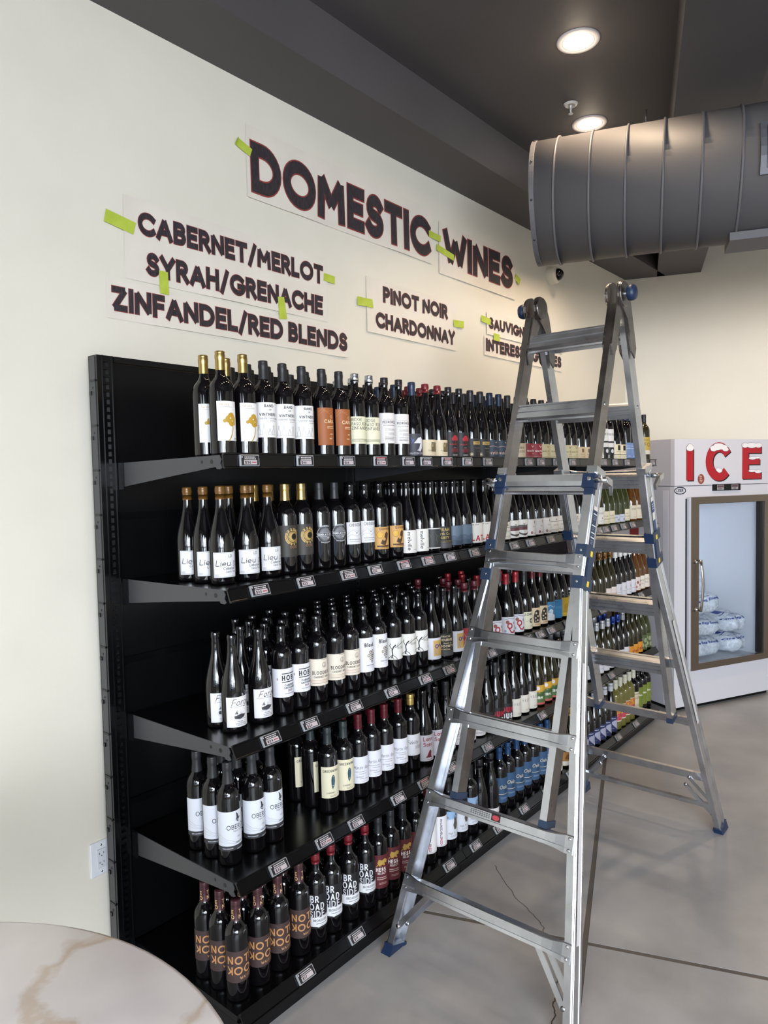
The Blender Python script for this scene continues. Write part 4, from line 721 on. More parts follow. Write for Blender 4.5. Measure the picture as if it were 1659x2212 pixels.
for d_, s, r, i, key, x, y in single:
    g_, c_, l_ = parts_for(key)
    o = inst('wine_bottle', g_, None, (x, y, zat(s, y)), (-TILT if s < 4 else 0, 0, TURN.get(key, -.42) + random.uniform(-.07, .07) if not (key == 'gree' and r) else (.55 if r == 1 else .15)))
    o.scale = (1, 1, {'ober': 1.08, 'vice': 1.04, 'hobo': 1.02, 'gree': 1.03}.get(key, 1.045))
    desc = D[key][7]
    lb = '%s, %s from left in %s shelf\'s %s row' % (desc, ordn(i+1), LVL[s], ROWN[r])
    if len(lb.split()) > 16: lb = '%s, %s in %s shelf\'s %s row' % (desc, ordn(i+1), LVL[s], ROWN[r])
    tag(o, lb, 'wine bottle', 'wine bottles on the %s shelf' % LVL[s])
    if c_: inst('capsule', c_, o)
    inst('paper_label', l_, o)
# the deeper bottles beyond the three hundred nearest
b = MB()
for d_, s, r, i, key, x, y in rest:
    sh, gl, cap = D[key][:3]
    b.M = Matrix.Translation((x, y, zat(s, y))) @ Matrix.Rotation(-TILT if s < 4 else 0, 4, 'X') @ Matrix.Diagonal((1, 1, 1.045, 1))
    b.use(GLASS[gl], True); b.lathe(SHAPES[sh][0][2:-1], 12)
    if cap[1]: b.use(mat(cap[0], cap[3], cap[4]), True); b.lathe(cap_prof(sh, cap[1]/1000.0), 12)
tag(b.build('wine_bottle_back_stock', fix=False), 'dark wine bottles standing deeper on the shelves behind the front rows', 'wine bottle', kind='stuff')
# ---------------------------------------------------------------- ladder
HXL, HZL, YCL = 2.757, 2.42, 1.272
HOFF = .045
LO = Vector((HXL, YCL, 0))
lad = thing('step_ladder', LO, 'tall aluminium folding telescopic ladder with blue feet standing in front of the shelves', 'ladder')
def frame_axes(fx):
    d = Vector((fx - HXL + (HOFF if fx < HXL else -HOFF), 0, -HZL)).normalized(); n = Vector((-d.z, 0, d.x)) if fx > HXL else Vector((d.z, 0, -d.x)); return d, n
class LB(MB):
    def __init__(s, fx): super().__init__(); s.d, s.n = frame_axes(fx); s.hx = HXL - HOFF if fx < HXL else HXL + HOFF; s.M = Matrix.Translation(-LO)
    def p(s, q): sv, y, nn = q; return Vector((s.hx, YCL + y, HZL)) + s.d*sv + s.n*nn
    def sbox(s, s0, s1, y0, y1, n0, n1): return s.loft([[s.p((a, y0, n0)), s.p((a, y1, n0)), s.p((a, y1, n1)), s.p((a, y0, n1))] for a in (s0, s1)])
    def rivet(s, sv, y, nn, r=.0055, side=None):
        loops = []
        for e, k in ((0, 1.0), (.0018, .9), (.003, .5)):
            loops.append([s.p((sv + r*k*math.cos(2*PI*j/10), y + r*k*math.sin(2*PI*j/10), nn + e)) for j in range(10)])
        return s.loft(loops)
def hw(sv): return .188 if sv < 1.13 else .188 + (sv - 1.13)*.1135
for fx, near in ((1.914, True), (3.603, False)):
    NO = 0.0 if near else 0.03
    for sg in (-1, 1):
        side = 'shelf' if sg > 0 else 'aisle'
        # inner telescoping rail
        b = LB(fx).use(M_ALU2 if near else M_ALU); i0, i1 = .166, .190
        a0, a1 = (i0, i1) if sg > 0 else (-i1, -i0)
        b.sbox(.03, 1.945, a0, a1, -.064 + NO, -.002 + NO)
        b.use(M_ALU); b.sbox(.72, 1.945, a0 - .0008, a1 + .0008, -.003 + NO, -.0012 + NO)  # lighter front lower down; upper part keeps the painted-in ceiling reflection
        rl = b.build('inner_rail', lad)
        rb = LB(fx).use(M_RIV)
        for sv in (.075, .10, .13, .16, .20, .435, .75):
            rb.M = Matrix.Translation(-LO)
            yy = (i1 if sg > 0 else -i1); loops = []
            if sg < 0:
                for e, k in ((0, 1.0), (.002, .85), (.0032, .4)):
                    loops.append([rb.p((sv + .008*k*math.cos(2*PI*j/10), yy - e, -.028 + NO + .008*k*math.sin(2*PI*j/10))) for j in range(10)])
                rb.loft(loops)
            else:
                for e, k in ((0, 1.0), (.002, .85), (.0032, .4)):
                    loops.append([rb.p((sv + .008*k*math.cos(2*PI*j/10), i0 - e, -.028 + NO + .008*k*math.sin(2*PI*j/10))) for j in range(10)])
                rb.loft(loops)
        rb.build('rivets', rl)
        c = LB(fx).use(M_BLUED); c.sbox(1.935, 1.958, a0 - .003, a1 + .003, -.068 + NO, .002 + NO); c.sbox(1.957, 1.968, a0 + .003, a1 - .003, -.05 + NO, -.008 + NO); c.build('end_cap', lad)
        # outer flared rail: channel open to the inside, ribs on the web
        b = LB(fx).use(M_ALU)
        prof = [(-.012, .004), (.012, .004), (.0160, .001), (.0160, -.004), (.0135, -.006), (.0135, -.009), (.0162, -.011), (.0162, -.017), (.0135, -.019), (.0135, -.052), (.0160, -.054), (.0160, -.069), (.012, -.072), (-.012, -.072), (-.012, -.068), (.0105, -.068), (.0105, -.054), (.0085, -.052), (.0085, -.030), (.0105, -.028), (.0085, -.026), (.0085, -.016), (.0105, -.014), (.0105, .000), (-.012, .000)]
        loops = []
        for sv in (.695, 1.12, 1.16, 2.53):
            loops.append([b.p((sv, sg*(hw(sv) + q[0]), q[1] + NO)) for q in prof])
        b.loft(loops); orl = b.build('outer_rail', lad)
        for k in range(1):
            st = LB(fx)
            if near and sg < 0:                            # warning sticker and worn white sticker on the web
                def web(s0, s1, n0, n1, m, e):
                    st.use(m); L = []
                    for sv in (s0, (s0+s1)/2, s1): L.append([st.p((sv, sg*(hw(sv) + .0166 + e), n0 + NO)), st.p((sv, sg*(hw(sv) + .0166 + e), n1 + NO))])
                    for i in range(2): st.add([L[i][0], L[i][1], L[i+1][1], L[i+1][0]], [(0,1,2,3)])
                web(.835, .99, -.053, -.020, mat('#d9cfc8', .5), .0004); web(.850, .985, -.053, -.020, mat('#1f3050', .45), .0006)
                for z in (.862, .905, .932, .95): web(z, z + .004, -.052, -.021, mat('#d6dae0', .5), .0008)
                for z in (.872, .878, .884, .915, .921, .942, .962, .968, .974): web(z, z + .0018, -.044, -.026, mat('#8d9ab0', .5), .0009)
                st.build('warning_sticker', orl, fix=False); st = LB(fx)
                web(1.40, 2.27, -.047, -.021, mat('#c9c5c6', .6), .0004)
                st.build('warning_sticker', orl, fix=False)
            elif not near and sg < 0:
                def web2(s0, s1, n0, n1, m, e):
                    st.use(m); st.add([st.p((s0, sg*(hw(s0) + .0166 + e), n0 + NO)), st.p((s0, sg*(hw(s0) + .0166 + e), n1 + NO)), st.p((s1, sg*(hw(s1) + .0166 + e), n1 + NO)), st.p((s1, sg*(hw(s1) + .0166 + e), n0 + NO))], [(0,1,2,3)])
                web2(.83, .985, -.046, -.020, mat('#d6d4d2', .5), .0004); web2(.85, .90, -.046, -.020, mat('#24406e', .45), .0006); web2(.935, .985, -.046, -.020, mat('#24406e', .45), .0006)
                for z in (.862, .872, .882): web2(z, z + .003, -.044, -.024, mat('#c9d2e0', .5), .0008)
                st.build('warning_sticker', orl, fix=False); st = LB(fx)
                web2(1.42, 1.95, -.045, -.022, mat('#c2bfc0', .6), .0004)
                st.build('warning_sticker', orl, fix=False)
        # blue clamp bracket: two bands joined by a plate on the outer side
        c = LB(fx).use(M_BLUED if near else M_BLUE)
        for s0, s1 in ((.985, 1.03), (1.10, 1.145)):
            y0, y1 = sg*(hw(s0) - .020), sg*(hw(s0) + .021); c.sbox(s0, s1, min(y0, y1), max(y0, y1), -.077 + NO, .0075 + NO)
        y0, y1 = sg*(hw(1.0) + .015), sg*(hw(1.0) + .022); c.sbox(1.02, 1.12, min(y0, y1), max(y0, y1), -.062 + NO, -.025 + NO)
        cb = c.build('clamp_bracket', lad)
        c = LB(fx).use(M_YEL)
        for s0 in (1.002, 1.112):
            y0, y1 = sg*(hw(1.0) + .0205), sg*(hw(1.0) + .0222); c.sbox(s0, s0 + .020, min(y0, y1), max(y0, y1), -.048 + NO, -.032 + NO)
        c.use(M_RIV)
        for s0 in (1.008, 1.122): c.rivet(s0, sg*hw(s0), .0075 + NO if near else -.0 + NO)
        c.build('yellow_insert', cb)
        # blue corner cap, sleeve collar and lock handle at the top of the outer rail
        c = LB(fx).use(M_ALU); y0, y1 = sg*(.172 - .003), sg*(.188 + .020); c.sbox(.690, .715, min(y0, y1), max(y0, y1), -.075 + NO, .0065 + NO); c.build('collar', lad)
        if near:
            c = LB(fx).use(M_BLUE); y0, y1 = sg*.160, sg*.207; c.sbox(.722, .775, min(y0, y1), max(y0, y1), -.02, .014); y0, y1 = sg*.170, sg*.205; c.sbox(.775, .800, min(y0, y1), max(y0, y1), -.012, .009); cc_ = c.build('corner_cap', lad)
            c = LB(fx).use(M_RIV); c.rivet(.742, sg*.186, .014, .009); c.build('bolt', cc_)
        c = LB(fx).use(M_RIV, True); nn = .004 + NO
        c.tube(c.p((.745, sg*.200, nn)), c.p((.745, sg*.252, nn)), .0105, 14)
        c.smooth = False
        L = [[c.p((.745 + a, sg*(.240 + bb), nn + cc)) for a, bb in ((-.012, 0), (-.012, .013), (.012, .013), (.012, 0))] for cc in (-.0, -.045, -.075)]
        L[2] = [c.p((.770 + a, sg*(.234 + bb), nn - .078)) for a, bb in ((-.012, 0), (-.012, .010), (.012, .010), (.012, 0))]
        c.loft(L); c.build('lock_handle', lad)
        # foot
        c = LB(fx).use(M_BLUE if near else M_BLUE)
        def zero(nv): return (HZL + c.n.z*nv)/(-c.d.z)
        e = .005; Lp = []
        y0, y1 = hw(2.51) - .012 - e, hw(2.51) + .017 + e
        for sv in (2.512, 2.525): Lp.append([c.p((sv, sg*y0, .004 + e + NO)), c.p((sv, sg*y1, .004 + e + NO)), c.p((sv, sg*y1, -.072 - e + NO)), c.p((sv, sg*y0, -.072 - e + NO))])
        y0 += .004; y1 += .006
        Lp.append([c.p((zero(nv + NO), sg*yy, nv + NO)) for yy, nv in ((y0, .012), (y1, .012), (y1, -.079), (y0, -.079))])
        c.loft(Lp); c.build('foot', lad)
        # diagonal braces under the lowest rung
        for nv in ((.000, -.058) if near else (-.0, -.055)):
            c = LB(fx).use(M_ALU); p0 = c.p((2.305, sg*(hw(2.29) - .105), nv + NO)); p1 = c.p((2.445, sg*(hw(2.44) - .012), nv + NO))
            c.bar(p0, p1, c.n, .020, .006); c.use(M_RIV, True); c.tube(p1 - c.n*.005, p1 + c.n*.005, .008, 10); c.tube(p0 - c.n*.005, p0 + c.n*.005, .008, 10); c.build('brace', lad)
    # rungs of the inner section: ridged extrusions
    for sv in (.13, .437, .745, 1.05, 1.357, 1.662):
        b = LB(fx).use(M_ALU)
        pr = [(-.030, -.016), (-.026, -.006), (-.020, -.006), (-.018, -.010), (-.008, -.010), (-.006, -.005), (.004, -.005), (.006, -.010), (.012, -.010), (.014, -.004), (.030, -.004), (.030, -.010), (.024, -.014), (.024, -.044), (.030, -.048), (.030, -.054), (.014, -.054), (.012, -.048), (.006, -.048), (.004, -.053), (-.006, -.053), (-.008, -.048), (-.018, -.048), (-.020, -.052), (-.026, -.052), (-.030, -.040)]
        ds = 0.010
        b.loft([[b.p((sv + ds + q[0], yy, q[1] + NO)) for q in pr] for yy in (-.1665, .1665)]); b.build('inner_rung', lad)
    # pressed rungs of the outer section, flattened and riveted at the ends
    for k, sv in enumerate((.745, 1.05, 1.36, 1.67, 1.98, 2.29)):
        b = LB(fx).use(M_ALU); f0 = .004 + NO if near else .004 + NO
        w_ = hw(sv); L = []
        if k == 0 and near:
            L = [(y, -.020, .022, -.004, .0125) for y in (-.165, .165)]
            b.loft([[b.p((sv + s0, y, n0)), b.p((sv + s1, y, n0)), b.p((sv + s1, y, n1 - .004)), b.p((sv + .006, y, n1)), b.p((sv + s0, y, n1))] for y, s0, s1, n0, n1 in L])
        else:
            secs = [(-(w_ + .010), .029, .0005, .004), (-(w_ - .018), .029, .0005, .0045), (-(w_ - .050), .023, -.020 if near else -.003, .010), (-(w_ - .085), .0205, -.030 if near else -.003, .012), ((w_ - .085), .0205, -.030 if near else -.003, .012), ((w_ - .050), .023, -.020 if near else -.003, .010), ((w_ - .018), .029, .0005, .0045), ((w_ + .010), .029, .0005, .004)]
            loops = []
            for y, hh, n0, n1 in secs:
                loops.append([b.p((sv - hh, y, f0 + n0)), b.p((sv - hh, y, f0 + n1 - .002)), b.p((sv - hh + .003, y, f0 + n1)), b.p((sv + hh*.35, y, f0 + n1)), b.p((sv + hh*.5, y, f0 + n1 - .004 if n0 < -.001 else f0 + n1 - .0005)), b.p((sv + hh, y, f0 + n1 - .003 if n0 < -.001 else f0 + n1)), b.p((sv + hh, y, f0 + n0))])
            b.loft(loops)
        ru = b.build('rung', lad)
        if k:
            rv = LB(fx).use(M_RIV)
            for sg in (-1, 1):
                for dv in (-.018, .018): rv.rivet(sv + dv, sg*(w_ - .003), f0 + .0042)
            rv.build('rivets', ru)
        if near and k == 4:
            st = LB(fx); n_ = f0 + .0126
            def fr_(y0, y1, s0, s1, m, e): st.use(m); st.add([st.p((sv + s0, y0, n_ + e)), st.p((sv + s0, y1, n_ + e)), st.p((sv + s1, y1, n_ + e)), st.p((sv + s1, y0, n_ + e))], [(0,1,2,3)])
            fr_(-.030, .005, -.018, .004, mat('#2b2426', .4), .0)
            st.use(mat('#b8424a', .4)); st.add([st.p((sv - .007 + .0085*math.sin(2*PI*j/16), -.0125 + .014*math.cos(2*PI*j/16), n_ + .0004)) for j in range(16)], [tuple(range(16))])
            for r_ in range(3):
                yy = .012
                while yy < .085: fr_(yy, yy + .006, -.014 + r_*.006, -.011 + r_*.006, mat('#55585e', .6), .0); yy += .009
            st.build('rung_sticker', ru, fix=False)
    if not near:
        b = LB(fx).use(M_ALU); sv = 2.395; w_ = hw(sv) - .004
        b.loft([[b.p((sv - h_, y, -.05 + NO)), b.p((sv + h_, y, -.05 + NO)), b.p((sv + h_, y, -.063 + NO - .003)), b.p((sv - h_, y, -.063 + NO - .003))] for y, h_ in ((-w_, .014), (-w_ + .06, .011), (w_ - .06, .011), (w_, .014))]); b.build('cross_bar', lad)
# hinges
for sg in (-1, 1):
    hc = Vector((HXL, YCL + sg*.178, HZL + .012))
    for fx, yi in ((1.914, .1585), (3.603, .1520), (1.914, .1905), (3.603, .1970)):
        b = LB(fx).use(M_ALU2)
        sx = -1 if fx < HXL else 1; NO = 0.0 if fx < HXL else .03
        arc = [(HXL - sx*.050*math.sin(a), HZL + .012 + .050*math.cos(a)) for a in [math.radians(t) for t in range(-40, 111, 15)]]
        rp = [b.p((sv, 0, nn + NO)) for sv, nn in ((.075, -.056), (.20, -.056), (.235, -.030), (.20, -.004), (.02, -.004))]
        poly = [(p[0], p[1]) for p in arc] + [(p.x, p.z) for p in rp]
        b.loft([[Vector((q[0], YCL + sg*yy, q[1])) for q in poly] for yy in (yi, yi + .006)])
        hp = b.build('hinge_plate', lad)
    b = MB().use(M_ALU2); b.M = Matrix.Translation(hc - LO) @ Matrix.Rotation(PI/2*-sg, 4, 'X')
    b.use(M_ALU2); b.lathe([(.0001, .0252), (.046, .0252), (.048, .027), (.048, .030), (.046, .032), (.012, .032), (.0001, .032)], 28)
    b.build('hinge_disc', lad); b = MB().use(M_ALU2); b.M = Matrix.Translation(hc - LO) @ Matrix.Rotation(PI/2*-sg, 4, 'X')
    b.lathe([(.0001, -.035), (.044, -.035), (.046, -.033), (.046, -.029), (.044, -.0265), (.0001, -.0265)], 28); b.build('hinge_disc', lad)
    b = MB().use(M_RIV, True); b.M = Matrix.Translation(hc - LO) @ Matrix.Rotation(PI/2*-sg, 4, 'X')
    b.lathe([(.010, .030), (.010, .044)], 16); kn = b.build('hinge_pin', lad)
    b = MB().use(M_BLUE, True); b.M = Matrix.Translation(hc - LO) @ Matrix.Rotation(PI/2*-sg, 4, 'X')
    n = 24; prof = [(.0001, .042), (.024, .042), (.030, .045), (.031, .060), (.027, .070), (.016, .074), (.0001, .075)]
    loops = [[(r*(1 - (.05 if (j % 6) == 0 and r > .02 else 0))*math.cos(2*PI*j/n), r*(1 - (.05 if (j % 6) == 0 and r > .02 else 0))*math.sin(2*PI*j/n), z) for j in range(n)] for r, z in prof]
    b.loft(loops); b.build('hinge_knob', lad)

# ---------------------------------------------------------------- ice freezer
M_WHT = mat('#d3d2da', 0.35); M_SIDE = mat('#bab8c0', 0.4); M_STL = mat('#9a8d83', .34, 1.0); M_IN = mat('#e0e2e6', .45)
FZ = thing('ice_freezer', (5.165, 1.641, 0), 'white upright ice freezer with red ICE lettering and steel-framed glass door', 'freezer', None, math.radians(-26.4))
FW, FD, FH = 1.03, .64, 1.963
b = MB().use(M_WHT)
b.box(0, .125, 0, .04, .035, 1.628); b.box(.932, FW, 0, .04, .035, 1.628); b.box(.125, .932, 0, .04, .035, .30); b.box(.125, .932, 0, .04, 1.545, 1.628)
b.box(FW - .03, FW, .04, FD, .035, 1.628); b.box(.03, FW - .03, .04, FD, .035, .30)
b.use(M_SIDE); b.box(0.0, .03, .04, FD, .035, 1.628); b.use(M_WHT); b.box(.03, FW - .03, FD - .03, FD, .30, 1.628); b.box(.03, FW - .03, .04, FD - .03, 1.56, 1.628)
b.build('cabinet', FZ)
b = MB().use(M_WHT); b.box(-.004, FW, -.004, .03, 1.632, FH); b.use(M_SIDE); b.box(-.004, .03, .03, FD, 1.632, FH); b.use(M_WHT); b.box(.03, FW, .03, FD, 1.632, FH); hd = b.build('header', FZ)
b = MB().use(mat('#c9c9d2', .4)); b.box(-.0015, .0, .055, .105, .05, 1.60); b.build('corner_strip', FZ)
b = MB().use(M_BLK2); b.box(.03, FW - .03, .04, FD - .05, 0, .035); b.build('base_plinth', FZ)
b = MB().use(M_IN); b.box(.03, .05, .05, FD - .031, .301, 1.559); b.box(.890, FW - .031, .05, FD - .031, .301, 1.559); b.box(.05, .890, FD - .05, FD - .031, .301, 1.559); b.box(.05, .890, .05, FD - .05, .301, .315); b.build('liner', FZ)
lt = MB().use(mat('#f4f6ff', .5, emit=9.0)); lt.box(.06, .10, .06, .075, .45, 1.5); lt.build('interior_lamp', FZ)
dr = MB().use(M_STL); Y0d, Y1d = -.030, -.001
da0, da1, dz0, dz1 = .132, .938, .296, 1.548; ga0, ga1, gz0, gz1 = .206, .880, .342, 1.500
for pts in ([(da0, dz0), (da1, dz0), (ga1, gz0), (ga0, gz0)], [(da1, dz0), (da1, dz1), (ga1, gz1), (ga1, gz0)], [(da1, dz1), (da0, dz1), (ga0, gz1), (ga1, gz1)], [(da0, dz1), (da0, dz0), (ga0, gz0), (ga0, gz1)]):
    dr.loft([[(p[0], Y0d, p[1]) for p in pts], [(p[0], Y1d, p[1]) for p in pts]])
door = dr.build('door_frame', FZ)
b = MB().use(mat('#c3c6d0', .4)); b.box(.112, .1315, -.026, -.001, dz0 + .004, dz1); b.use(M_BLK2); b.box(.104, .1115, -.006, -.001, dz0 + .02, dz1 - .01); b.build('door_edge', door)
b = MB().use(M_BLK2)
for a0, a1, z0, z1 in ((ga0 - .002, ga0 + .004, gz0, gz1), (ga1 - .022, ga1 + .002, gz0, gz1), (ga0, ga1, gz1 - .004, gz1 + .002)): b.box(a0, a1, -.006, .03, z0, z1)
b.build('gasket', door)
GLS = bpy.data.materials.new('door_glass'); GLS.use_nodes = True; nt = GLS.node_tree; nt.nodes.remove(nt.nodes['Principled BSDF'])
tr = nt.nodes.new('ShaderNodeBsdfTransparent'); tr.inputs[0].default_value = (.93, .95, .97, 1); gl_ = nt.nodes.new('ShaderNodeBsdfGlossy'); gl_.inputs['Roughness'].default_value = .02
fx_ = nt.nodes.new('ShaderNodeLayerWeight'); fx_.inputs['Blend'].default_value = .12; mx = nt.nodes.new('ShaderNodeMixShader')
nt.links.new(fx_.outputs[0], mx.inputs[0]); nt.links.new(tr.outputs[0], mx.inputs[1]); nt.links.new(gl_.outputs[0], mx.inputs[2]); nt.links.new(mx.outputs[0], nt.nodes['Material Output'].inputs[0])
b = MB().use(GLS); b.box(ga0 + .001, ga1 - .001, -.020, -.015, gz0 + .001, gz1 - .001); b.build('glass_pane', door)
b = MB().use(mat('#b9b4b0', .15, 1.0), True)
for z in (1.085, .742): b.box(.160, .204, -.046, -.030, z - .014, z + .014)
L = []
for i in range(9):
    z = 1.10 - .375*i/8; y = -.052 - .020*math.sin(PI*i/8); L.append([(.200 + .011*math.cos(2*PI*j/10), y + .007*math.sin(2*PI*j/10), z) for j in range(10)])
b.loft(L); b.build('handle', door)
b = MB().use(M_BLK2)
for z in (1.42, .44): b.box(.940, .952, -.02, -.001, z - .06, z + .06)
b.build('hinge', door)
# lettering and badges on the header
def flat(b, qs, da, dz, y, m):
    b.use(m)
    for q in qs: b.add([(p.x + da, y, p.y + dz) for p in q], [(0,1,2,3)])
def fpoly(b, pts, y, m): b.use(m); b.add([(p[0], y, p[1]) for p in pts], [tuple(range(len(pts)))])
M_RED = mat('#b01826', .4); M_SHD = mat('#16141a', .4); M_SNW = mat('#eeecec', .5); M_LINE = mat('#5a6080', .5); M_HALO = mat('#f0e6e8', .5)
def snow(b, blobs, y):
    for i, (a, z, r, r2) in enumerate(blobs): fpoly(b, disc(a, z, r + .0022, 18, r2 + .0022), y - .00008*i, M_LINE)
    for i, (a, z, r, r2) in enumerate(blobs): fpoly(b, disc(a, z, r, 18, r2), y - .0010 - .00012*i, M_SNW)
b = MB(); b.use(M_SHD); fpoly(b, [(.118,1.660),(.182,1.660),(.182,1.888),(.118,1.888)], -.0052, M_SHD); fpoly(b, [(.106,1.668),(.172,1.668),(.172,1.892),(.106,1.892)], -.0056, M_RED)
snow(b, [(.140, 1.895, .034, .018), (.128, 1.900, .022, .016), (.152, 1.902, .024, .016), (.140, 1.914, .022, .014)], -.0062); b.build('ice_letter', hd, fix=False)
b = MB(); arc = [(.427 + .098*math.cos(math.radians(t)), 1.800 + .105*math.sin(math.radians(t))) for t in range(30, 326, 8)]
flat(b, stroke(arc, .036, .0), .009, -.007, -.0052, M_SHD); flat(b, stroke(arc, .035, .0), 0, 0, -.0056, M_RED)
snow(b, [(.395, 1.900, .060, .018), (.450, 1.905, .058, .018), (.370, 1.888, .03, .014), (.490, 1.888, .030, .014), (.420, 1.918, .05, .014), (.430, 1.735, .026, .016), (.410, 1.742, .016, .012)], -.0062); b.build('ice_letter', hd, fix=False)
b = MB(); qs = []
for r_ in ((.664, .730, 1.668, 1.915), (.730, .864, 1.860, 1.915), (.730, .848, 1.775, 1.818), (.730, .864, 1.668, 1.722)): qs.append(tuple(Vector(p) for p in ((r_[0], r_[2]), (r_[1], r_[2]), (r_[1], r_[3]), (r_[0], r_[3]))))
flat(b, qs, .009, -.007, -.0052, M_SHD); flat(b, qs, 0, 0, -.0056, M_RED)
snow(b, [(.690, 1.918, .032, .018), (.760, 1.918, .055, .020), (.830, 1.918, .036, .018), (.770, 1.822, .04, .010), (.820, 1.826, .026, .008), (.765, 1.728, .036, .010), (.830, 1.722, .038, .012)], -.0062); b.build('ice_letter', hd, fix=False)
b = MB(); fpoly(b, disc(.249, 1.676, .032, 24, .036), -.0056, mat('#96453a', .45))
for i, (aa, zz) in enumerate(((.228, 1.690), (.236, 1.676), (.232, 1.662), (.244, 1.652))): flat(b, text2d(['This', 'Ice', 'Just', 'is'][i], .011, .16, .12, slant=.2)[0], aa, zz, -.006, mat('#efe4dc', .5))
b.build('round_sticker', hd, fix=False)
b = MB(); M_NV = mat('#1e2230', .4)
flat(b, stroke([(.053 + .052*math.cos(2*PI*i/28), 1.597 + .024*math.sin(2*PI*i/28)) for i in range(29)], .0035), 0, 0, -.0012, M_NV); flat(b, text2d('LEER', .021, .2, .12, slant=.15, wscale=.9)[0], .017, 1.588, -.0014, M_NV); b.build('maker_badge', FZ, fix=False)
b = MB().use(M_BLK2); b.box(.365, .640, -.012, .0, 1.588, 1.636); dp = b.build('tag_holder', FZ)
b = MB()
for a0 in (.400, .545):
    b.use(mat('#9a9498', .4)); b.add([(a0, -.0125, 1.594), (a0 + .07, -.0125, 1.594), (a0 + .07, -.0125, 1.630), (a0, -.0125, 1.630)], [(0,1,2,3)])
    b.use(mat('#5c3f4c', .4)); b.add([(a0 + .004, -.0128, 1.612), (a0 + .066, -.0128, 1.612), (a0 + .066, -.0128, 1.626), (a0 + .004, -.0128, 1.626)], [(0,1,2,3)])
    flat(b, text2d('2.50', .012, .18, .14)[0], a0 + .014, 1.597, -.0129, M_SHD)
b.build('small_tag', dp, fix=False)
b = MB(); b.use(mat('#7a1c24', .45))
for y0, y1, z0, z1 in ((.345, .440, .78, 1.315), (.23, .44, .70, .80)): b.add([(-.0008, y0, z0), (-.0008, y1, z0), (-.0008, y1, z1), (-.0008, y0, z1)], [(0,1,2,3)])
b.build('side_lettering', FZ, fix=False)
# ice bags resting inside
M_BAG = noisy('frosted_ice_bag', '#d0d4da', '#e6eaee', 38, (.15, .4), bump=.4, bscale=55, detail=3); M_PRT = mat('#2c4494', .45); M_PRT2 = mat('#4a5a94', .45)
FM = Matrix.Translation((5.165, 1.641, 0)) @ Matrix.Rotation(math.radians(-26.4), 4, 'Z')
def ice_bag(ca, cy, cz, sx, sy, sz, tilt, label, txt=True, ti=0.45):
    rs = random.Random(int(ca*1000 + cz*777))
    ph = [rs.uniform(0, 6) for _ in range(6)]
    def S(u, f, e=0.0):
        k = math.sqrt(max(0.0, 1 - abs(u)**3.2))**.7
        c, s_ = math.cos(f), math.sin(f); cc = math.copysign(abs(c)**.75, c); ss = math.copysign(abs(s_)**.75, s_)
        wv = 1 + .04*math.sin(u*7 + ph[0]) + .03*math.sin(f*5 + u*4 + ph[1]) + .02*math.sin(f*9 + u*11 + ph[2])
        return (sx*u + e*0, -(sy*k*wv + e)*cc, (sz*k*wv + e)*ss)
    b = MB().use(M_BAG, True); nu, nf = 26, 28; vs = []; fs = []
    for i in range(nu+1):
        u = -1 + 2*i/nu
        for j in range(nf): vs.append(S(u, 2*PI*j/nf))
    for i in range(nu):
        for j in range(nf): fs.append((i*nf+j, i*nf+(j+1) % nf, (i+1)*nf+(j+1) % nf, (i+1)*nf+j))
    b.add(vs, fs)
    zmin = min(v[2] for v in vs)
    o = b.build('ice_bag'); o.matrix_world = FM @ Matrix.Translation((ca, cy, cz)) @ Matrix.Rotation(tilt, 4, 'Y')
    tag(o, label, 'ice bag', 'bags of ice in the freezer')
    if txt:
        p = MB().use(M_PRT); qs, tw = text2d('Is One Bag Enough?', .032, .19, .10, maxseg=.008, slant=.2, wscale=.8); r0 = (sy+sz)/2
        for q in qs: p.add([S((pt.x - tw/2)/sx*.92 + .15, ti + pt.y/r0, .0022) for pt in q], [(0,1,2,3)])
        p.use(M_PRT2); qs, tw = text2d('NET WT 8 LBS', .015, .14, .16, maxseg=.008)
        for q in qs: p.add([S((pt.x - tw/2)/sx + .1, ti + .42 + pt.y/r0, .0022) for pt in q], [(0,1,2,3)])
        p.use(M_PRT)
        for q in stroke([(-.82 + .1*i, ti + .75 - .10*math.cos(i*.55)) for i in range(12)], .02, maxseg=.05): p.add([S(pt.x, pt.y, .002) for pt in q], [(0,1,2,3)])
        for q in stroke([(-.75, ti + 1.0), (-.4, ti + 1.0)], .14, 0, maxseg=.06): p.add([S(pt.x, pt.y, .002) for pt in q], [(0,1,2,3)])
        p.build('blue_print', o, fix=False)
    return o
ice_bag(.385, .28, .397, .250, .20, .077, 0.0, 'clear bag of ice with blue print, lowest at left in the freezer')
ice_bag(.762, .28, .397, .118, .20, .077, 0.0, 'clear bag of ice with blue print, lowest at right in the freezer')
ice_bag(.395, .28, .553, .245, .19, .074, 0.04, 'clear bag of ice with blue print, middle left of the freezer pile', ti=.35)
ice_bag(.765, .28, .553, .115, .19, .074, 0.0, 'clear bag of ice with blue print, middle right of the freezer pile')
ice_bag(.400, .26, .715, .235, .17, .078, -.12, 'clear bag of ice with blue print, topmost and tilted in the freezer', ti=.4)
ice_bag(.52, .535, .760, .36, .045, .17, 0.0, 'pale folded bag of ice standing against the freezer back', False)

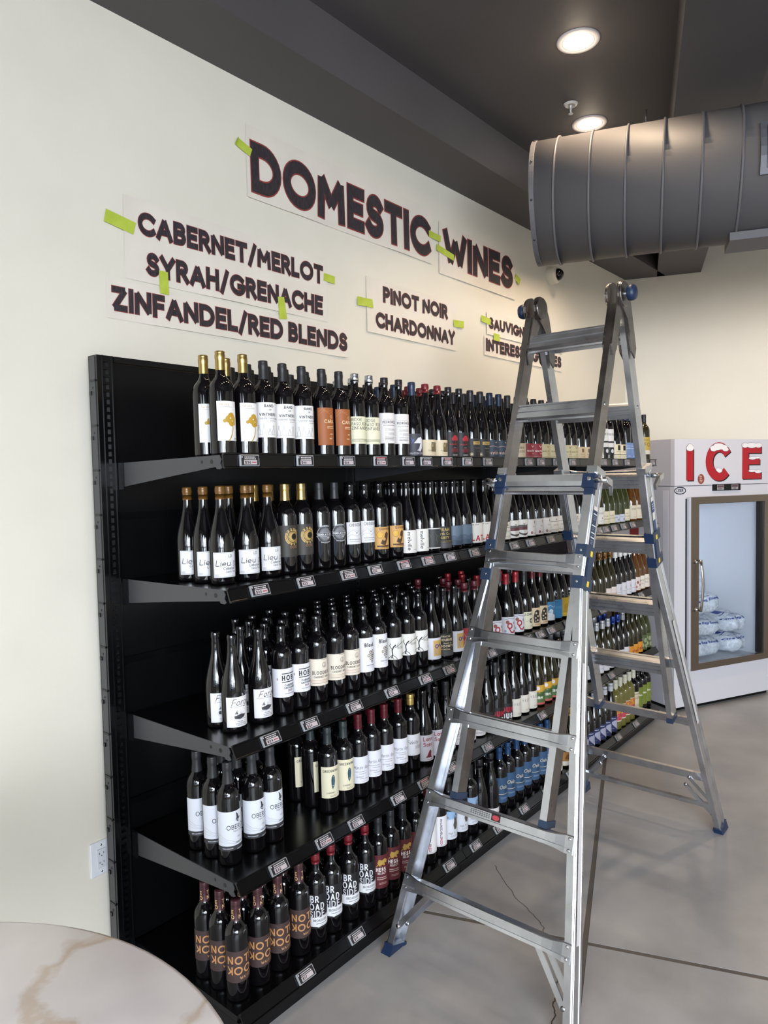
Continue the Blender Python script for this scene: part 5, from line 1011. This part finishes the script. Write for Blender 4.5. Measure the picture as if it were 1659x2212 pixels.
# ---------------------------------------------------------------- spiral duct
DR = .28
DC = Vector((3.281, 1.439, 3.039)); DX = Vector((math.sin(GA), -math.cos(GA), 0))
DO = DC - DX*.245
dt = thing('spiral_duct', DO, 'grey painted round spiral duct with raised ribs hanging under the dark ceiling', 'duct', None, GA - PI/2)
def dlathe(prof, n=48, closed0=False, closed1=False, m=M_DUCT, name='shell', sm=True):
    b = MB().use(m, sm); b.M = Matrix.Rotation(PI/2, 4, 'Y'); b.lathe(prof, n, closed0, closed1); return b.build(name, dt)
dlathe([(DR - .002, 0), (DR, 0), (DR, 3.2)], 64, name='shell')
dlathe([(.0001, .004), (DR - .004, .004), (DR + .002, .0), (DR + .002, .02), (DR, .022)], 64, name='end_cap', sm=False)
for i in range(20):
    x = .115 + .152*i
    b = MB().use(M_DUCT, True); L = []
    for j in range(57):
        a = 2*PI*j/56; xx = x + .012*math.sin(a + .6)
        ring = []
        for q in range(6):
            t = 2*PI*q/6; r = DR + .002 + .0062*math.sin(t); ring.append((xx + .0062*math.cos(t), r*math.cos(a), r*math.sin(a)))
        L.append(ring)
    b.loft(L, cap=False); b.build('rib', dt)
sc = MB().use(mat('#3d3b3d', .4, .3), True)
for j in range(10):
    a = 2*PI*j/10 + .25; sc.tube((.012, (DR + .001)*math.cos(a), (DR + .001)*math.sin(a)), (.012, (DR + .005)*math.cos(a), (DR + .005)*math.sin(a)), .005, 8)
sc.build('screws', dt)
b = MB().use(mat('#55555a', .45, .2))
ry = -1                                                    # grille plate facing the camera side
for a0, a1, e in ((-.36, .36, .018), (-.28, .28, .024)):
    L = []
    for xx in ((.930, 1.50) if e < .02 else (.955, 1.48)):
        ring = [(xx, -(DR + e)*math.cos(a0 + (a1-a0)*t/6) if True else 0, (DR + e)*math.sin(a0 + (a1-a0)*t/6)) for t in range(7)] + [(xx, -(DR - .01)*math.cos(a1 + (a0-a1)*t/6), (DR - .01)*math.sin(a1 + (a0-a1)*t/6)) for t in range(7)]
        L.append(ring)
    b.loft(L)
b.build('register_plate', dt)
b = MB().use(M_DUCT); b.box(.84, 1.5, -.10, .10, -DR - .022, -DR + .012); b.build('bottom_flange', dt)
b = MB().use(mat('#3d3b3d', .4, .5), True)
for xx in (.5, 2.2): b.tube((xx, 0, DR), (xx, 0, ZS - DO.z - .0), .004, 8)
b.build('hanger_rod', dt)

# ---------------------------------------------------------------- ceiling lights, sprinkler, dome camera
M_TRIM = mat('#c9c3c4', .45); M_LENS = mat('#fff1dc', .5, emit=14.0)
P1 = Vector((3.042, 1.381, ZC))
names = {0: 'round white recessed downlight nearer the camera in the dark ceiling', 1: 'round white recessed downlight just above the duct end'}
for k in (-3, -2, -1, 0, 1, 2, 3):
    for row in (0, 1):
        p = P1 + E1*(.790*k + (.05 if row else 0)) - E2*((1.5 if k > 0 else 1.9)*row)
        if row and k % 2: continue
        if row == 0 and k == 3: continue
        if p.dot(E1) < WB + .3: continue
        vis = row == 0 and k in (0, 1)  # others are unseen, most of them added for room light and bottle glints
        lb = names[k] if vis else 'unseen recessed downlight %s on the %s side of the ceiling beam' % (['far behind the camera', 'behind the camera', 'above the camera', 'nearest the aisle middle', 'mid aisle', 'hidden above the duct', 'near the freezer wall'][k + 3], 'shelf' if row == 0 else 'aisle')
        t = thing('downlight', p, lb, 'light', 'recessed ceiling downlights')
        b = MB().use(M_TRIM, True); b.lathe([(.064, -.002), (.068, -.006), (.070, -.004), (.072, -.007), (.090, -.006), (.093, -.002), (.093, 0)], 40); b.build('trim_ring', t)
        b = MB().use(M_LENS); b.lathe([(.064, -.0035), (.0001, -.0035)], 32); b.build('lens', t, fix=False)
        l = bpy.data.lights.new('downlight_lamp', 'SPOT'); l.energy = (14 if k < 0 else 46) if row == 0 else (14 if k < 0 else (50 if k == 0 else 105)); l.color = (1.0, .76, .52); l.spot_size = math.radians(125 if not (row and k > 0) else 168); l.spot_blend = .7; l.shadow_soft_size = .06
        lo = bpy.data.objects.new('downlight_lamp', l); COL.objects.link(lo); lo.location = p - Vector((0, 0, .02))
        if vis:
            l2 = bpy.data.lights.new('downlight_glow', 'POINT'); l2.energy = .8; l2.color = (1.0, .82, .62); l2.shadow_soft_size = .05
            lo2 = bpy.data.objects.new('downlight_glow', l2); COL.objects.link(lo2); lo2.location = p - Vector((0, 0, .07))
sp = thing('fire_sprinkler', (3.524, 1.642, ZC), 'small white pendant fire sprinkler in the dark ceiling between the downlights', 'sprinkler')
b = MB().use(mat('#d6d3d0', .4), True); b.lathe([(.0001, -.004), (.018, -.004), (.022, -.010), (.030, -.008), (.036, 0)], 24); b.build('escutcheon', sp)
b = MB().use(mat('#c3c0bc', .35, .4), True); b.lathe([(.010, -.004), (.009, -.020), (.005, -.024), (.005, -.046), (.003, -.048)], 14)
for s_ in (-1, 1): b.tube((s_*.009, 0, -.02), (s_*.004, 0, -.046), .002, 8)
b.build('nozzle', sp)
b = MB().use(mat('#d6d3d0', .4)); n = 16
b.loft([[((.013 if j % 2 else .010)*math.cos(2*PI*j/n), (.013 if j % 2 else .010)*math.sin(2*PI*j/n), z) for j in range(n)] for z in (-.0485, -.0500)]); b.build('deflector', sp)
cm = thing('dome_camera', (4.745, WY, 3.147), 'small cream security dome camera mounted on the wall below the duct', 'camera')
b = MB().use(mat('#e4decb', .45), True); b.M = Matrix.Rotation(PI/2, 4, 'X'); b.lathe([(.064, 0), (.064, .018), (.060, .024), (.060, .050), (.056, .060), (.044, .068), (.042, .066)], 32); b.build('housing', cm)
b = MB().use(mat('#0c0b0d', .06), True); b.M = Matrix.Rotation(PI/2, 4, 'X'); b.lathe([(.042*math.cos(t*PI/16), .066 + .040*math.sin(t*PI/16)) for t in range(9)], 28); b.build('dome', cm)
b = MB().use(mat('#cfc5b5', .5)); b.M = Matrix.Rotation(PI/2, 4, 'X'); b.lathe([(.0435, .070), (.0445, .066), (.0455, .068)], 28); b.build('ring', cm)

# ---------------------------------------------------------------- wall lettering on taped paper
M_PAPER = noisy('tracing_paper', '#ddd5c9', '#e3dbcf', 5, (.5, .6), bump=.25, bscale=9)
M_LET = noisy('printed_black', '#1f1b20', '#39333a', 40, (.45, .6), stretch=(6, 1, 1)); M_LRED = mat('#8c3a36', .55)
M_TAPE = noisy('yellow_green_tape', '#a9b93a', '#b9c94c', 20, (.5, .6))
def rip(x, z, seed): return .004 + .0022*math.sin(x*7.3 + seed) * math.cos(z*9 + seed*2) + .0012*math.sin(x*19 + z*13 + seed)
def sheet(name, label, x0, x1, z0, z1, lines, seed, skew=0.0):
    o = (x0, WY, z0)
    t = thing('paper_sign', o, label, 'sign', 'paper lettering taped to the wall')
    b = MB().use(M_PAPER, True); b.M = Matrix.Translation(-Vector(o)); nx, nz = 24, 8; vs = []; fs = []
    for i in range(nx+1):
        for j in range(nz+1):
            x = x0 + (x1-x0)*i/nx; z = z0 + (z1-z0)*j/nz; e = 1.0
            if j == 0 or i in (0, nx): e = 1.4
            vs.append((x, WY - rip(x, z, seed)*e, z))
    for i in range(nx):
        for j in range(nz): a = i*(nz+1)+j; fs.append((a, a+nz+1, a+nz+2, a+1))
    b.add(vs, fs); b.build('paper', t, fix=False)
    for txt, tx0, tx1, tz0, tz1, wt in lines:
        h = tz1 - tz0; ch, wd = text2d(txt, h, wt, .10, per=True); sc_ = (tx1-tx0)/wd
        red, _ = text2d(txt, h, wt, .10, per=True, grow=h*.03)
        for (c, q1), (c2, q2) in zip(ch, red):
            b = MB(); b.M = Matrix.Translation(-Vector(o))
            for qs, m_, e in ((q2, M_LRED, .0010), (q1, M_LET, .0018)):
                b.use(m_)
                for q in qs: b.add([(tx0 + p.x*sc_, WY - rip(tx0 + p.x*sc_, tz0 + p.y, seed) - e - .001, tz0 + p.y) for p in q], [(0,1,2,3)])
            b.build('letter', t, fix=False)
sheet('d', 'tracing paper sheet reading DOMESTIC in large red-edged black capitals', 1.985, 3.30, 2.925, 3.225, [('DOMESTIC', 2.010, 3.285, 2.955, 3.163, .255)], 1.0)
sheet('w', 'tracing paper sheet reading WINES in large red-edged black capitals', 3.37, 4.235, 2.89, 3.18, [('WINES', 3.415, 4.200, 2.953, 3.150, .255)], 2.0)
sheet('c', 'paper sheet reading CABERNET/MERLOT and SYRAH/GRENACHE above the shelf', 1.410, 2.452, 2.475, 2.772, [('CABERNET/MERLOT', 1.468, 2.424, 2.645, 2.728, .245), ('SYRAH/GRENACHE', 1.498, 2.421, 2.503, 2.587, .245)], 3.0)
sheet('z', 'paper strip reading ZINFANDEL/RED BLENDS just above the shelf top', 1.335, 2.585, 2.322, 2.460, [('ZINFANDEL/RED BLENDS', 1.355, 2.582, 2.352, 2.437, .245)], 4.0)
sheet('p', 'paper sheet reading PINOT NOIR and CHARDONNAY', 2.735, 3.535, 2.471, 2.750, [('PINOT NOIR', 2.868, 3.447, 2.640, 2.720, .245), ('CHARDONNAY', 2.805, 3.520, 2.503, 2.582, .245)], 5.0)
sheet('s', 'paper strip reading SAUVIGNON BLANC partly behind the ladder', 3.876, 4.935, 2.618, 2.760, [('SAUVIGNON BLANC', 3.903, 4.890, 2.657, 2.727, .245)], 6.0)
sheet('i', 'paper strip reading INTERESTING WINES partly behind the ladder', 3.846, 4.925, 2.485, 2.610, [('INTERESTING WINES', 3.867, 4.912, 2.514, 2.590, .245)], 7.0)
TAPE = [(1.970, 3.123, .085, .036, -18, 'left end of the DOMESTIC sheet'), (1.397, 2.668, .115, .046, -10, 'left edge of the CABERNET sheet'), (2.468, 2.680, .075, .036, -2, 'right end of the CABERNET line'), (1.569, 2.487, .040, .085, 0, 'joining SYRAH and ZINFANDEL papers at left'), (2.163, 2.492, .044, .095, 8, 'joining GRENACHE and RED BLENDS papers'), (2.722, 2.614, .115, .042, 2, 'left edge of the PINOT NOIR sheet'), (3.558, 2.631, .110, .040, 4, 'right edge of the PINOT NOIR sheet'), (3.330, 3.085, .110, .036, -2, 'between DOMESTIC and WINES, upper'), (3.430, 3.018, .170, .036, -8, 'over the W of WINES, lower'), (4.262, 3.033, .075, .045, -22, 'right end of the WINES sheet'), (3.868, 2.700, .110, .038, -5, 'left edge of the SAUVIGNON strip'), (3.991, 2.611, .07, .045, 0, 'between the SAUVIGNON and INTERESTING strips')]
for x, z, wd, hh, an, de in TAPE:
    b = MB().use(M_TAPE); n = 8; a = math.radians(an); L = []
    for i in range(n+1):
        u = -wd/2 + wd*i/n; row = []
        for v in (-hh/2, hh/2):
            jag = (random.uniform(-.004, .004) if i in (0, n) else 0)
            uu = u + jag; row.append((uu*math.cos(a) - v*math.sin(a), -.0088 - (.006*max(0, (abs(u)/(wd/2) - .75)*4)**2 if i == 0 and an < -15 else 0), uu*math.sin(a) + v*math.cos(a)))
        L.append(row)
    vs = [p for r in L for p in r]; vs += [(p[0], p[1] + .0006, p[2]) for p in vs]; k = 2*(n+1)
    fs = [(2*i, 2*i+2, 2*i+3, 2*i+1) for i in range(n)] + [(k+2*i+1, k+2*i+3, k+2*i+2, k+2*i) for i in range(n)] + [(2*i, k+2*i, k+2*i+2, 2*i+2) for i in range(n)] + [(2*i+1, 2*i+3, k+2*i+3, k+2*i+1) for i in range(n)]
    b.add(vs, fs); o = b.build('tape_strip', None, (x, WY, z)); tag(o, 'yellow-green tape strip, %s' % de, 'tape', 'tape strips on the wall lettering')

# ---------------------------------------------------------------- outlet
ot = thing('wall_outlet', (1.232, WY, .402), 'white duplex power outlet low on the cream wall beside the shelving', 'outlet')
M_PL = mat('#dedfe4', .35)
b = MB().use(M_PL); b.loft([[(x*k, -y, z*k2) for x, z in ((-.0395, -.062), (.0395, -.062), (.0395, .062), (-.0395, .062))] for y, k, k2 in ((0, 1, 1), (.004, 1, 1), (.0065, .93, .955))]); b.build('plate', ot)
b = MB().use(mat('#d3d4da', .3)); b.rbox(-.0168, .0168, -.0085, -.0064, -.0335, .0335, .001); rc = b.build('receptacle', ot)
b = MB().use(mat('#3a3a3e', .5))
for zc in (.0165, -.0165):
    for x0, x1, z0, z1 in ((-.0085, -.0065, -.002, .005), (-.0105, -.0065, .001, .0025), (.0065, .0085, -.002, .0055), (-.002, .002, -.0095, -.0055)): b.box(x0, x1, -.0088, -.0080, zc + z0, zc + z1)
b.build('slot', rc)
for z in (.048, -.048):
    b = MB().use(M_RIV, True); b.M = Matrix.Translation((0, -.0064, z)) @ Matrix.Rotation(PI/2, 4, 'X'); b.lathe([(.0038, 0), (.0034, .0012), (.0001, .0016)], 14); b.build('screw', ot)

# ---------------------------------------------------------------- marble table
MAR = bpy.data.materials.new('white_marble'); MAR.use_nodes = True; nt = MAR.node_tree; bs = nt.nodes['Principled BSDF']
tc = nt.nodes.new('ShaderNodeTexCoord'); mp = nt.nodes.new('ShaderNodeMapping'); mp.inputs['Rotation'].default_value = (0, 0, .55); nt.links.new(tc.outputs['Object'], mp.inputs['Vector'])
nz = nt.nodes.new('ShaderNodeTexNoise'); nz.inputs['Scale'].default_value = 3.2; nz.inputs['Detail'].default_value = 8; nt.links.new(mp.outputs[0], nz.inputs['Vector'])
ad = nt.nodes.new('ShaderNodeMixRGB'); ad.blend_type = 'ADD'; ad.inputs[0].default_value = .42; nt.links.new(mp.outputs[0], ad.inputs[1]); nt.links.new(nz.outputs['Color'], ad.inputs[2])
wv = nt.nodes.new('ShaderNodeTexWave'); wv.inputs['Scale'].default_value = 1.9; wv.inputs['Distortion'].default_value = 3.5; wv.inputs['Detail'].default_value = 6; wv.inputs['Detail Scale'].default_value = 1.6; nt.links.new(ad.outputs[0], wv.inputs['Vector'])
cr = nt.nodes.new('ShaderNodeValToRGB'); el = cr.color_ramp.elements; el[0].position = 0; el[0].color = lin('#dccdc2'); el[1].position = .010; el[1].color = lin('#e4dcd6')
e_ = el.new(.05); e_.color = lin('#f0edee'); e_ = el.new(1.0); e_.color = lin('#f6f4f6'); nt.links.new(wv.outputs['Fac'], cr.inputs[0])
n3 = nt.nodes.new('ShaderNodeTexNoise'); n3.inputs['Scale'].default_value = 4.5; nt.links.new(mp.outputs[0], n3.inputs['Vector'])
c3 = nt.nodes.new('ShaderNodeValToRGB'); c3.color_ramp.elements[0].position = .3; c3.color_ramp.elements[0].color = lin('#e4e2e6'); c3.color_ramp.elements[1].position = .6; c3.color_ramp.elements[1].color = (1, 1, 1, 1); nt.links.new(n3.outputs['Fac'], c3.inputs[0])
mu = nt.nodes.new('ShaderNodeMixRGB'); mu.blend_type = 'MULTIPLY'; mu.inputs[0].default_value = 1; nt.links.new(cr.outputs[0], mu.inputs[1]); nt.links.new(c3.outputs[0], mu.inputs[2]); nt.links.new(mu.outputs[0], bs.inputs['Base Color'])
bs.inputs['Roughness'].default_value = .16
tb = thing('marble_table', (.0555, .866, 0), 'round white marble table top with tan veins in the near left corner', 'table')
b = MB().use(MAR, True); b.lathe([(.0001, 1.022), (.488, 1.022), (.4955, 1.026), (.4976, 1.032), (.4976, 1.042), (.4955, 1.048), (.490, 1.050), (.0001, 1.050)], 96)
b.build('table_top', tb)
b = MB().use(mat('#1b1b1d', .4, .6), True); b.lathe([(.038, .03), (.036, .06), (.036, .96), (.05, .985), (.14, 1.010), (.14, 1.021)], 28); b.build('pedestal', tb)
b = MB().use(mat('#1b1b1d', .4, .6), True); b.lathe([(.27, 0), (.27, .012), (.24, .020), (.04, .034), (.0001, .034)], 40); b.build('base', tb)
